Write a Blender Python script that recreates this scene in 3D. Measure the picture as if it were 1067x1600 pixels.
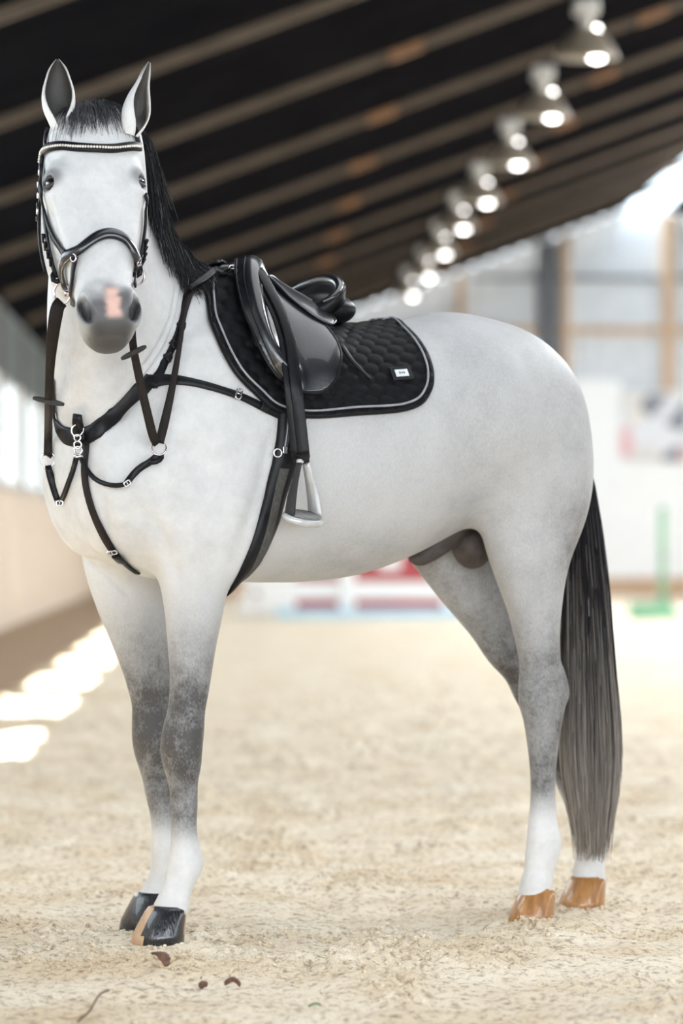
import bpy, math, random
import numpy as np
from mathutils import Vector, Matrix
from mathutils.bvhtree import BVHTree

for o in list(bpy.data.objects):
    bpy.data.objects.remove(o)
scene = bpy.context.scene
COL = scene.collection
rng = np.random.default_rng(7)
random.seed(7)

# ------------------------------------------------------------------ camera
F_PX = 6000.0                       # focal length in pixels of the 1067x1600 frame
CAM_H = 0.98
YAW = -math.atan(188.5 / F_PX)      # hall axis (+Y) runs a little left of the view
PITCH = math.atan(50 / F_PX)
cam_d = bpy.data.cameras.new('camera')
cam = bpy.data.objects.new('camera', cam_d)
COL.objects.link(cam)
cam.location = (0, 0, CAM_H)
cam.rotation_euler = (math.pi / 2 + PITCH, 0, YAW)
cam_d.sensor_fit = 'VERTICAL'
cam_d.sensor_height = 36.0
cam_d.sensor_width = 24.0
cam_d.lens = F_PX * 36.0 / 1600.0
cam_d.clip_start = 0.5
cam_d.clip_end = 500
cam_d.dof.use_dof = True
cam_d.dof.focus_distance = 9.25
cam_d.dof.aperture_fstop = 2.6
cam_d.dof.aperture_blades = 0
scene.camera = cam

# ------------------------------------------------------------------ daylight
world = bpy.data.worlds.new('daylight')
scene.world = world
world.use_nodes = True
wn = world.node_tree.nodes
wn['Background'].inputs[0].default_value = (0.86, 0.93, 1.0, 1)
wn['Background'].inputs[1].default_value = 5.5

sun_d = bpy.data.lights.new('sun', 'SUN')
sun = bpy.data.objects.new('sun', sun_d)
COL.objects.link(sun)
sun_d.energy = 24.0
sun_d.angle = math.radians(0.6)
sun_d.color = (1.0, 0.95, 0.86)
sun.rotation_euler = Vector((0.53, 0.0, -1.0)).to_track_quat('-Z', 'Y').to_euler()

def area(name, loc, aim, sx, sy, watts, color=(1, 1, 1)):
    d = bpy.data.lights.new(name, 'AREA')
    d.shape = 'RECTANGLE'
    d.size = sx
    d.size_y = sy
    d.energy = watts
    d.color = color
    o = bpy.data.objects.new(name, d)
    COL.objects.link(o)
    o.location = loc
    o.rotation_euler = (Vector(aim) - Vector(loc)).to_track_quat('-Z', 'Y').to_euler()
    return o
# daylight at the ridge light, plus added soft lights with no openings built
area('ridge_daylight', (7.75, 38.0, 7.05), (7.75, 38.001, 0.0), 1.5, 52.0, 7300, (0.95, 0.98, 1.0))
area('left_fill', (-2.0, 3.2, 1.7), (0.1, 9.4, 1.2), 5.0, 2.8, 128, (0.90, 0.95, 1.0))  # added soft key from the left; the wall has no door there
area('front_fill', (1.0, -5.5, 2.2), (0.0, 9.6, 1.2), 7.0, 4.0, 44, (0.90, 0.95, 1.0))  # added fill from behind the camera; no door is built
area('near_bay_fill', (0.9, 10.2, 4.35), (0.9, 10.201, 0.0), 4.0, 6.0, 130, (0.94, 0.97, 1.0))  # added fill hung under the closed roof to brighten horse and sand

scene.view_settings.view_transform = 'Standard'
scene.view_settings.look = 'None'
scene.view_settings.gamma = 1.0
scene.view_settings.use_curve_mapping = False
scene.view_settings.exposure = 0.30
scene.cycles.max_bounces = 8
scene.cycles.transparent_max_bounces = 12
scene.cycles.sample_clamp_indirect = 6.0
scene.cycles.caustics_reflective = False
scene.cycles.caustics_refractive = False

# ------------------------------------------------------------------ helpers
def tag(o, label=None, cat=None, group=None, kind=None):
    if label: o['label'] = label
    if cat: o['category'] = cat
    if group: o['group'] = group
    if kind: o['kind'] = kind
    return o

def empty(name, loc=(0, 0, 0), rz=0.0):
    o = bpy.data.objects.new(name, None)
    o.empty_display_size = 0.1
    COL.objects.link(o)
    o.location = loc
    o.rotation_euler = (0, 0, rz)
    return o

def mesh_obj(name, verts, faces, mat=None, parent=None, smooth=True, loc=None, rz=0.0):
    me = bpy.data.meshes.new(name)
    if isinstance(verts, np.ndarray): verts = verts.tolist()
    if isinstance(faces, np.ndarray): faces = faces.tolist()
    me.from_pydata(verts, [], faces)
    me.validate()
    if smooth:
        me.polygons.foreach_set('use_smooth', [True] * len(me.polygons))
    me.update()
    if mat: me.materials.append(mat)
    o = bpy.data.objects.new(name, me)
    COL.objects.link(o)
    if parent: o.parent = parent
    if loc is not None: o.location = loc
    if rz: o.rotation_euler = (0, 0, rz)
    return o

class MB:
    """collects shapes for one mesh"""
    def __init__(self): self.v = []; self.f = []
    def add(self, vs, fs):
        b = len(self.v)
        self.v += [tuple(map(float, p)) for p in vs]
        self.f += [tuple(i + b for i in q) for q in fs]
        return self
    def box(self, x0, x1, y0, y1, z0, z1):
        vs = [(x, y, z) for x in (x0, x1) for y in (y0, y1) for z in (z0, z1)]
        return self.add(vs, [(0, 1, 3, 2), (4, 6, 7, 5), (0, 4, 5, 1), (2, 3, 7, 6), (0, 2, 6, 4), (1, 5, 7, 3)])
    def prism(self, poly, axis, a0, a1):
        """extrude a 2D polygon along axis ('x','y','z')"""
        def p3(p, a):
            if axis == 'y': return (p[0], a, p[1])
            if axis == 'x': return (a, p[0], p[1])
            return (p[0], p[1], a)
        n = len(poly)
        vs = [p3(p, a0) for p in poly] + [p3(p, a1) for p in poly]
        fs = [tuple(range(n)), tuple(range(2 * n - 1, n - 1, -1))]
        fs += [(i, i + n, (i + 1) % n + n, (i + 1) % n) for i in range(n)]
        return self.add(vs, fs)
    def lathe(self, prof, c=(0, 0, 0), n=28, axis=(0, 0, 1)):
        q = Vector((0, 0, 1)).rotation_difference(Vector(axis))
        vs = []
        for r, z in prof:
            for k in range(n):
                a = 2 * math.pi * k / n
                p = q @ Vector((r * math.cos(a), r * math.sin(a), z)) + Vector(c)
                vs.append(p)
        fs = []
        for i in range(len(prof) - 1):
            for k in range(n):
                fs.append((i * n + k, i * n + (k + 1) % n, (i + 1) * n + (k + 1) % n, (i + 1) * n + k))
        fs.append(tuple(range(n - 1, -1, -1)))
        fs.append(tuple(range((len(prof) - 1) * n, len(prof) * n)))
        return self.add(vs, fs)
    def tube(self, pts, r, n=8, closed=False):
        pts = [Vector(p) for p in pts]
        m = len(pts)
        rr = r if hasattr(r, '__len__') else [r] * m
        vs, fs = [], []
        nrm = None
        for i, p in enumerate(pts):
            a = pts[(i - 1) % m] if (closed or i > 0) else p
            b = pts[(i + 1) % m] if (closed or i < m - 1) else p
            t = (b - a).normalized()
            if nrm is None:
                nrm = t.orthogonal().normalized()
            nrm = (nrm - t * nrm.dot(t)).normalized()
            bn = t.cross(nrm)
            for k in range(n):
                g = 2 * math.pi * k / n
                vs.append(p + (nrm * math.cos(g) + bn * math.sin(g)) * rr[i])
        for i in range(m if closed else m - 1):
            j = (i + 1) % m
            for k in range(n):
                fs.append((i * n + k, i * n + (k + 1) % n, j * n + (k + 1) % n, j * n + k))
        if not closed:
            fs.append(tuple(range(n - 1, -1, -1)))
            fs.append(tuple(range((m - 1) * n, m * n)))
        return self.add(vs, fs)
    def torus(self, c, axis, R, r, n=28, k=8, squash=1.0):
        ax = Vector(axis).normalized()
        u = ax.orthogonal().normalized()
        w = ax.cross(u)
        pts = [Vector(c) + (u * math.cos(2 * math.pi * i / n) + w * math.sin(2 * math.pi * i / n) * squash) * R for i in range(n)]
        return self.tube(pts, r, k, closed=True)
    def build(self, name, mat=None, parent=None, smooth=True, **kw):
        return mesh_obj(name, self.v, self.f, mat, parent, smooth, **kw)

def bevel(o, w, seg=2):
    m = o.modifiers.new('bevel', 'BEVEL')
    m.width = w
    m.segments = seg
    m.limit_method = 'ANGLE'
    return o

def catmull(pts, n):
    """resample a polyline smoothly with n points"""
    P = np.asarray(pts, float)
    if len(P) < 3:
        t = np.linspace(0, 1, n)[:, None]
        return P[0] * (1 - t) + P[-1] * t
    d = np.r_[0, np.cumsum(np.linalg.norm(np.diff(P, axis=0), axis=1) ** 0.5 + 1e-9)]
    t = np.linspace(0, d[-1], n)
    return np.stack([hermite(d, P[:, k], t) for k in range(P.shape[1])], 1)

def hermite(x, y, t):
    """smooth monotone-ish cubic through (x,y) sampled at t"""
    x = np.asarray(x, float); y = np.asarray(y, float)
    t = np.clip(t, x[0], x[-1])
    h = np.diff(x); s = np.diff(y) / h
    m = np.empty_like(y)
    m[1:-1] = (s[:-1] * h[1:] + s[1:] * h[:-1]) / (h[:-1] + h[1:])
    m[0] = s[0]; m[-1] = s[-1]
    i = np.clip(np.searchsorted(x, t, side='right') - 1, 0, len(h) - 1)
    u = (t - x[i]) / h[i]
    return ((1 + 2 * u) * (1 - u) ** 2 * y[i] + u * (1 - u) ** 2 * h[i] * m[i]
            + u * u * (3 - 2 * u) * y[i + 1] + u * u * (u - 1) * h[i] * m[i + 1])

# ------------------------------------------------------------------ materials
def pmat(name, col, rough=0.6, metal=0.0, col2=None, nscale=20.0, bump=0.0, bscale=60.0, spec=0.5, detail=4.0,
         stretch=None, coat=0.0, sheen=0.0):
    m = bpy.data.materials.new(name)
    m.use_nodes = True
    nt = m.node_tree
    N, Lk = nt.nodes, nt.links
    b = N['Principled BSDF']
    b.inputs['Roughness'].default_value = rough
    b.inputs['Metallic'].default_value = metal
    b.inputs['Specular IOR Level'].default_value = spec
    b.inputs['Coat Weight'].default_value = coat
    b.inputs['Sheen Weight'].default_value = sheen
    b.inputs['Base Color'].default_value = (*col, 1)
    tc = N.new('ShaderNodeTexCoord')
    src = tc.outputs['Object']
    if stretch:
        mp = N.new('ShaderNodeMapping')
        mp.inputs['Scale'].default_value = stretch
        Lk.new(src, mp.inputs[0])
        src = mp.outputs[0]
    if col2 is None:
        col2 = tuple(c * 0.86 for c in col)
    n = N.new('ShaderNodeTexNoise')
    n.inputs['Scale'].default_value = nscale
    n.inputs['Detail'].default_value = detail
    Lk.new(src, n.inputs['Vector'])
    r = N.new('ShaderNodeValToRGB')
    r.color_ramp.elements[0].position = 0.34
    r.color_ramp.elements[1].position = 0.66
    r.color_ramp.elements[0].color = (*col2, 1)
    r.color_ramp.elements[1].color = (*col, 1)
    Lk.new(n.outputs[0], r.inputs[0])
    Lk.new(r.outputs[0], b.inputs['Base Color'])
    if bump:
        n2 = N.new('ShaderNodeTexNoise')
        n2.inputs['Scale'].default_value = bscale
        n2.inputs['Detail'].default_value = 5
        Lk.new(src, n2.inputs['Vector'])
        bp = N.new('ShaderNodeBump')
        bp.inputs['Strength'].default_value = bump
        bp.inputs['Distance'].default_value = 0.01
        Lk.new(n2.outputs[0], bp.inputs['Height'])
        Lk.new(bp.outputs[0], b.inputs['Normal'])
    return m

def vnoise(x, y, seed=0):
    """smooth 2D value noise, arrays in, about -1..1 out"""
    xi = np.floor(x).astype(np.int64); yi = np.floor(y).astype(np.int64)
    u = x - xi; v = y - yi
    u = u * u * (3 - 2 * u); v = v * v * (3 - 2 * v)
    def hsh(a, b):
        k = (a * 374761393 + b * 668265263 + seed * 1442695041) & 0x7fffffff
        k = ((k ^ (k >> 13)) * 1274126177) & 0x7fffffff
        return ((k ^ (k >> 16)) & 0xffff) / 32767.5 - 1.0
    a = hsh(xi, yi) * (1 - u) + hsh(xi + 1, yi) * u
    b = hsh(xi, yi + 1) * (1 - u) + hsh(xi + 1, yi + 1) * u
    return a * (1 - v) + b * v
# ------------------------------------------------------------------ riding hall
XW = -2.25                # left wall
XR = 17.75                # right wall
XRIDGE = 7.75
Y0, Y1 = -6.0, 70.0
PITCH_R = 0.371
def roof_z(x): return 4.225 + PITCH_R * (x if x < XRIDGE else 2 * XRIDGE - x)
RAFTER_Y = [-1.5 + 4.5 * k for k in range(16)]      # -1.5 ... 66

M_ROOF = pmat('black_roof_lining', (.010, .010, .012), .75, col2=(.006, .006, .008), nscale=2, bump=.1, bscale=8, spec=0.0)
M_RAFT = pmat('brown_timber_rafter', (.105, .078, .052), .7, col2=(.075, .053, .035), nscale=6, stretch=(.5, 4, 4), bump=.3, bscale=30)
M_KNOT = pmat('orange_joint_timber', (.26, .13, .055), .6, col2=(.16, .08, .035), nscale=12)
M_KICK = pmat('pale_plywood_boards', (.62, .52, .42), .6, col2=(.57, .47, .375), nscale=3, stretch=(1, .2, 3), bump=.1, bscale=40)
M_CLAD = pmat('grey_green_cladding', (.20, .225, .23), .7, col2=(.16, .18, .185), nscale=5, bump=.1)
M_SHEET = pmat('light_grey_sheet_metal', (.70, .725, .755), .5, col2=(.62, .645, .675), nscale=3)
M_STEEL = pmat('dark_grey_steel', (.09, .095, .11), .5, col2=(.06, .065, .075), nscale=8)
M_TIMB = pmat('light_timber', (.60, .42, .27), .65, col2=(.48, .32, .20), nscale=6, stretch=(4, 4, .5), bump=.2)
M_WHITE = pmat('white_paint', (.93, .93, .93), .5, col2=(.89, .89, .89), nscale=6)

def glass_mat(name, tint, fac):
    m = bpy.data.materials.new(name); m.use_nodes = True
    N = m.node_tree.nodes; K = m.node_tree.links
    out = N['Material Output']; N.remove(N['Principled BSDF'])
    t = N.new('ShaderNodeBsdfTransparent'); t.inputs[0].default_value = (*tint, 1)
    g = N.new('ShaderNodeBsdfGlossy'); g.inputs['Roughness'].default_value = .05
    n = N.new('ShaderNodeTexNoise'); n.inputs['Scale'].default_value = 3
    r = N.new('ShaderNodeMapRange'); r.inputs[3].default_value = fac * .6; r.inputs[4].default_value = fac * 1.3
    K.new(n.outputs[0], r.inputs[0])
    x = N.new('ShaderNodeMixShader'); K.new(r.outputs[0], x.inputs[0]); K.new(t.outputs[0], x.inputs[1]); K.new(g.outputs[0], x.inputs[2])
    K.new(x.outputs[0], out.inputs[0])
    return m
def translucent_mat(name, col, amount):
    m = bpy.data.materials.new(name); m.use_nodes = True
    N = m.node_tree.nodes; K = m.node_tree.links
    out = N['Material Output']; N.remove(N['Principled BSDF'])
    t = N.new('ShaderNodeBsdfTranslucent'); t.inputs[0].default_value = (*col, 1)
    d = N.new('ShaderNodeBsdfTransparent'); d.inputs[0].default_value = (*col, 1)
    n = N.new('ShaderNodeTexNoise'); n.inputs['Scale'].default_value = 2
    r = N.new('ShaderNodeMapRange'); r.inputs[3].default_value = amount * .9; r.inputs[4].default_value = amount * 1.1
    K.new(n.outputs[0], r.inputs[0])
    x = N.new('ShaderNodeMixShader'); K.new(r.outputs[0], x.inputs[0]); K.new(t.outputs[0], x.inputs[1]); K.new(d.outputs[0], x.inputs[2])
    K.new(x.outputs[0], out.inputs[0])
    return m
M_PANE = glass_mat('window_pane', (.93, .96, .97), .05)
M_SKYL = glass_mat('ridge_light_sheet', (.85, .90, .93), .06)

# ---- sand floor, finely raked near the horse, coarser away from it
def grade(a, lo, hi, b, fine, growth, cap):
    xs = list(np.arange(lo, hi, fine))
    x = hi; st = fine
    while x < b: xs.append(x); st = min(st * growth, cap); x += st
    x = lo; st = fine
    pre = []
    while x > a: st = min(st * growth, cap); x -= st; pre.append(max(x, a))
    return np.array(sorted(set(pre)) + xs + [b])
gx = grade(XW - .2, -.80, 1.50, XR, .0095, 1.03, 1.5)
gy = grade(Y0, 7.60, 10.6, Y1, .0095, 1.009, 1.0)
SX, SY = np.meshgrid(gx, gy, indexing='ij')
def sand_h(x, y):
    h = .012 * vnoise(x * 2.3, y * 1.6, 1) + .010 * vnoise(x * 6, y * 4, 2) + .012 * vnoise(x * 14 + 3, y * 9, 3)
    c = vnoise(x * 30, y * 22, 4)
    mask = np.clip(vnoise(x * 5.0, y * 3.0, 11) * 1.4 + .25, 0, 1)
    h += mask * (.015 * np.clip(c, -.2, 1) + .010 * np.clip(vnoise(x * 55, y * 45, 5), -.3, 1) + .0055 * np.abs(vnoise(x * 88, y * 75, 6)) + .022 * np.clip(vnoise(x * 17, y * 12, 14) - .30, 0, 1))
    h += .0026 * vnoise(x * 70, y * 60, 8) + .004 * np.clip(vnoise(x * 33, y * 27, 17), 0, 1)
    return h
flat = 1 / (1 + np.exp((SY - 30) / 3.0))
SZ = sand_h(SX, SY) * (.25 + .75 * flat)
for hx, hy, hr in ((-.15, 9.45, .11), (-.20, 9.86, .11), (.80, 9.96, .12), (.99, 10.31, .12)):   # hooves press the sand flat
    d2 = (SX - hx) ** 2 + (SY - hy) ** 2
    SZ = SZ * (1 - .8 * np.exp(-d2 / hr ** 2)) + .004 * np.exp(-((np.sqrt(d2) - hr * 1.15) / .035) ** 2)
SZ -= .004
# a low bank of sand thrown up against the left boards
SZ += .16 * np.clip((-1.45 - SX) / .8, 0, 1) ** 1.3 * (SY > 5)
nx_, ny_ = SX.shape
ii = np.arange(nx_ * ny_).reshape(nx_, ny_)
FQ = np.stack([ii[:-1, :-1], ii[1:, :-1], ii[1:, 1:], ii[:-1, 1:]], -1).reshape(-1, 4)
def sand_mat():
    m = bpy.data.materials.new('riding_sand'); m.use_nodes = True
    N = m.node_tree.nodes; K = m.node_tree.links
    b = N['Principled BSDF']; b.inputs['Roughness'].default_value = .9; b.inputs['Specular IOR Level'].default_value = .15
    tc = N.new('ShaderNodeTexCoord')
    def noise(sc, det=4, rg=.6):
        n = N.new('ShaderNodeTexNoise'); n.inputs['Scale'].default_value = sc; n.inputs['Detail'].default_value = det; n.inputs['Roughness'].default_value = rg
        K.new(tc.outputs['Object'], n.inputs['Vector']); return n
    n1 = noise(2.2, 5); n2 = noise(45, 4); n3 = noise(260, 3)
    r1 = N.new('ShaderNodeValToRGB'); e = r1.color_ramp.elements
    e[0].position = .30; e[0].color = (.77, .62, .43, 1); e[1].position = .64; e[1].color = (.94, .84, .68, 1)
    K.new(n1.outputs[0], r1.inputs[0])
    r2 = N.new('ShaderNodeValToRGB'); e = r2.color_ramp.elements
    e[0].position = .33; e[0].color = (.34, .27, .20, 1); e[1].position = .50; e[1].color = (1.0, 1.0, 1.0, 1)
    K.new(n2.outputs[0], r2.inputs[0])
    mx = N.new('ShaderNodeMix'); mx.data_type = 'RGBA'; mx.blend_type = 'MULTIPLY'; mx.inputs[0].default_value = .75
    K.new(r1.outputs[0], mx.inputs[6]); K.new(r2.outputs[0], mx.inputs[7])
    r3 = N.new('ShaderNodeMapRange'); r3.inputs[1].default_value = .28; r3.inputs[2].default_value = .50; r3.inputs[3].default_value = .70; r3.inputs[4].default_value = 1.0
    K.new(n3.outputs[0], r3.inputs[0])
    m2 = N.new('ShaderNodeMix'); m2.data_type = 'RGBA'; m2.blend_type = 'MULTIPLY'; m2.inputs[0].default_value = 1
    K.new(mx.outputs[2], m2.inputs[6]); K.new(r3.outputs[0], m2.inputs[7])
    # darker footing along the left boards, with an irregular edge
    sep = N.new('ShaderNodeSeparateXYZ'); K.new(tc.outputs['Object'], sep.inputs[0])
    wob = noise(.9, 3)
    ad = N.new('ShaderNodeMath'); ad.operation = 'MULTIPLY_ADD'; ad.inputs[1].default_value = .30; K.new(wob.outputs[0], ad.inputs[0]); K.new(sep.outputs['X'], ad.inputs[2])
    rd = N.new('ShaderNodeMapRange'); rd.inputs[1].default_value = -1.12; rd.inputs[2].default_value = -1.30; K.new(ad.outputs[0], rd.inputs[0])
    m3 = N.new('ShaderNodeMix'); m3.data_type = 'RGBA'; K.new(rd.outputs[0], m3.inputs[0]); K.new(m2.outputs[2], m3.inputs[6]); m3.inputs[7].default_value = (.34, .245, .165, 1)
    K.new(m3.outputs[2], b.inputs['Base Color'])
    bp = N.new('ShaderNodeBump'); bp.inputs['Strength'].default_value = .9; bp.inputs['Distance'].default_value = .009
    K.new(n2.outputs[0], bp.inputs['Height']); 
    bp2 = N.new('ShaderNodeBump'); bp2.inputs['Strength'].default_value = .5; bp2.inputs['Distance'].default_value = .0025
    K.new(n3.outputs[0], bp2.inputs['Height']); K.new(bp.outputs[0], bp2.inputs['Normal'])
    K.new(bp2.outputs[0], b.inputs['Normal'])
    return m
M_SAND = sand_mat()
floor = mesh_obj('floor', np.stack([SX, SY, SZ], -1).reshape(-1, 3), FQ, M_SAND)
tag(floor, kind='structure')

# ---- left wall: sloping kick boards, band of windows, cladding above
wl = empty('wall_left', (XW, 0, 0)); tag(wl, kind='structure')
BOARD_H = 1.55
nb = 6
yb = [Y0 + i * (Y1 - Y0) / 8 for i in range(9)]
for j in range(nb):
    for i in range(8):
        z0 = j * BOARD_H / nb; z1 = (j + 1) * BOARD_H / nb; dj = .004 * (j % 2)
        o0 = .10 * (1 - z0 / BOARD_H); o1 = .10 * (1 - z1 / BOARD_H)
        MB().prism([(o0 + dj, z0), (o1 + dj, z1), (o1 - .035, z1), (o0 - .035, z0)], 'y', yb[i], yb[i + 1]).build('kick_board', M_KICK, wl, smooth=False)
M_SILL = pmat('grey_sill', (.45, .44, .42), .5)
MB().box(-.07, .03, Y0, Y1, BOARD_H, BOARD_H + .05).build('window_sill', M_SILL, wl, smooth=False)
WIN_T = 2.72
MB().box(-.08, 0, Y0, Y1, WIN_T, roof_z(XW) + .05).build('upper_cladding', M_CLAD, wl, smooth=False)
ribs = MB()
for k in range(int((Y1 - Y0) / .5)):
    y = Y0 + .25 + k * .5
    ribs.box(-.001, .02, y - .04, y + .04, WIN_T, roof_z(XW))
ribs.build('cladding_ribs', M_CLAD, wl, smooth=False)
for k in range(len(RAFTER_Y)):
    y = RAFTER_Y[k]
    # solid pier between the windows, behind the frame post
    MB().box(-.09, 0, y - .95, y + .95, BOARD_H + .05, WIN_T).build('wall_pier', M_WHITE, wl, smooth=False)
for k in range(len(RAFTER_Y) - 1):
    y0 = RAFTER_Y[k] + .95; y1 = RAFTER_Y[k + 1] - .95
    w = empty('window_%d' % (k + 1), (XW - .04, (y0 + y1) / 2, BOARD_H + .05)); tag(w, kind='structure')
    h = WIN_T - BOARD_H - .05; hw = (y1 - y0) / 2
    fr = MB()
    fr.box(-.03, .03, -hw, hw, 0, .05).box(-.03, .03, -hw, hw, h - .05, h).box(-.03, .03, -hw, -hw + .05, .05, h - .05).box(-.03, .03, hw - .05, hw, .05, h - .05)
    fr.box(-.025, .025, -.02, .02, .05, h - .05)
    fr.build('window_frame', M_SILL, w, smooth=False)
    for a, b in ((-hw + .05, -.02), (.02, hw - .05)):
        MB().box(-.004, .004, a, b, .05, h - .05).build('pane', M_PANE, w, smooth=False)

# ---- right wall, the same boards below an open band
wr = empty('wall_right', (XR, 0, 0)); tag(wr, kind='structure')
MB().box(-.1, .05, Y0, Y1, 0, 1.55).build('kick_board', M_KICK, wr, smooth=False)
MB().box(0, .08, Y0, Y1, 2.72, roof_z(XR)).build('upper_cladding', M_CLAD, wr, smooth=False)
for y in RAFTER_Y:
    MB().box(0, .09, y - .5, y + .5, 1.55, 2.72).build('wall_pier', M_CLAD, wr, smooth=False)

# ---- roof: black lining, ridge light, rafters and posts of each frame
rf = empty('ceiling', (0, 0, 0)); tag(rf, kind='structure')
XS0, XS1 = 7.35, XRIDGE
def slab(xa, xb, name, mat, off=.13, th=.05, ya=Y0, yb=Y1):
    za, zb = roof_z(xa) + off, roof_z(xb) + off
    MB().prism([(xa, za), (xb, zb), (xb, zb + th), (xa, za + th)], 'y', ya, yb).build(name, mat, rf, smooth=False)
slab(XW - .3, XS0, 'roof_lining', M_ROOF)
slab(XS0, XS1, 'ridge_light', M_SKYL, .15, .012, 15.0)
slab(XS0, XS1, 'roof_lining', M_ROOF, yb=15.0)
slab(XS1, 2 * XRIDGE - XS0, 'roof_lining', M_ROOF, yb=15.0)
slab(XS1, 2 * XRIDGE - XS0, 'ridge_light', M_SKYL, .15, .012, 15.0)
slab(2 * XRIDGE - XS0, XR + .3, 'roof_lining', M_ROOF)
for y in RAFTER_Y:
    d = .06
    for sgn in (0, 1):
        if sgn == 0: xa, xb = XW + .05, XRIDGE
        else: xa, xb = XRIDGE, XR - .05
        za, zb = roof_z(xa), roof_z(xb)
        o = MB().prism([(xa, za + .045), (xb, zb + .045), (xb, zb + .128), (xa, za + .128)], 'y', y - d / 2, y + d / 2).build('rafter', M_RAFT, rf, smooth=False)
        if sgn == 0:
            for xk in (1.45, 3.9):
                zk = roof_z(xk)
                MB().prism([(xk - .13, zk - .13 * PITCH_R + .035), (xk + .13, zk + .13 * PITCH_R + .035), (xk + .13, zk + .13 * PITCH_R + .12), (xk - .13, zk - .13 * PITCH_R + .12)], 'y', y - d / 2 - .02, y + d / 2 + .02).build('joint_block', M_KNOT, o, smooth=False)
    MB().box(XW + .005, XW + .035, y - .06, y + .06, BOARD_H + .05, roof_z(XW) + .06).build('frame_post', M_RAFT, rf, smooth=False)
    MB().box(XR - .10, XR - .01, y - .06, y + .06, 1.56, roof_z(XR) + .06).build('frame_post', M_RAFT, rf, smooth=False)

# ---- far gable wall
wb = empty('wall_back', (0, Y1, 0)); tag(wb, kind='structure')
def gx_(px): return (px - 345) * 69.9 / 6000.0
def gz_(py): return .98 + (850 - py) * 69.9 / 6000.0
sh = MB()
x = XW
while x < XR - .01:                                   # profiled sheet metal
    x2 = min(x + .30, XR)
    t = roof_z((x + x2) / 2) + .14
    sh.prism([(x, .02), (x + .16, .02), (x + .19, -.03), (x2 - .03, -.03), (x2, .02), (x2, .06), (x, .06)], 'z', 0.0, t)
    x += .30
sh.build('sheet_cladding', M_SHEET, wb, smooth=False)
for x, w, m, nm in ((gx_(857), .38, M_STEEL, 'steel_column'), (gx_(886), .13, M_TIMB, 'timber_post'), (gx_(1046), .22, M_TIMB, 'timber_post'), (gx_(720), .13, M_TIMB, 'timber_post'), (11.6, .22, M_TIMB, 'timber_post'), (.9, .22, M_TIMB, 'timber_post')):
    zb_ = gz_(632) if nm == 'timber_post' and 8 < x < 9 else 0
    MB().box(x - w / 2, x + w / 2, -.16, -.04, zb_, roof_z(x) + .06).build(nm, m, wb, smooth=False)
for py, m, w in ((515, M_TIMB, .12), (433, M_STEEL, .055), (620, M_TIMB, .10)):
    z = gz_(py)
    xa = XW + .1
    if py == 433: xa = max(xa, (z - 4.285) / PITCH_R + .4)
    if py == 620: xb = gx_(905)
    else: xb = XR - .1
    MB().box(xa, xb, -.10, -.03, z - w / 2, z + w / 2).build('girt', m, wb, smooth=False)
MB().box(XW + .1, XR - .1, -.14, -.03, 0, .36).build('base_board', M_TIMB, wb, smooth=False)
MB().box(gx_(965), XR - .2, -.12, -.03, .37, gz_(716)).build('white_panel', M_WHITE, wb, smooth=False)
dr = empty('door_1', (gx_(926), Y1 - .06, 0)); tag(dr, kind='structure')
dw = gx_(972) - gx_(926)
dp = MB().box(-dw, dw, -.07, 0, .02, gz_(592)).build('door_leaf', M_WHITE, dr, smooth=False)
MB().box(-.02, .02, -.085, -.07, .05, gz_(594)).build('door_batten', M_WHITE, dr, smooth=False)
MB().box(-dw + .1, -dw + .14, -.13, -.07, 1.0, 1.25).build('door_handle', M_STEEL, dr, smooth=False)

# ------------------------------------------------------------------ row of hanging lamps
M_SHADE = pmat('aged_aluminium_shade', (.24, .20, .155), .3, .2, col2=(.20, .165, .125), nscale=10)
M_BOX = pmat('grey_ballast_box', (.50, .48, .44), .4, .4)
M_BULB_GLINT = bpy.data.materials.new('rim_glint_glow'); M_BULB_GLINT.use_nodes = True
_b = M_BULB_GLINT.node_tree.nodes['Principled BSDF']
_n = M_BULB_GLINT.node_tree.nodes.new('ShaderNodeTexNoise'); _n.inputs['Scale'].default_value = 5
M_BULB_GLINT.node_tree.links.new(_n.outputs[0], _b.inputs['Roughness'])
_b.inputs['Base Color'].default_value = (.9, .9, .88, 1)
_b.inputs['Emission Color'].default_value = (1.0, .98, .95, 1); _b.inputs['Emission Strength'].default_value = 14.0  # glow stands in for the skylight's reflection on the shade rim
lamp_px = [(917, 88), (849, 182), (797, 256), (750, 316), (714, 357), (686, 397), (662, 433), (637, 462)]
ORD = ['nearest', 'second', 'third', 'fourth', 'fifth', 'sixth', 'seventh', 'farthest']
lamp0 = None
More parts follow.
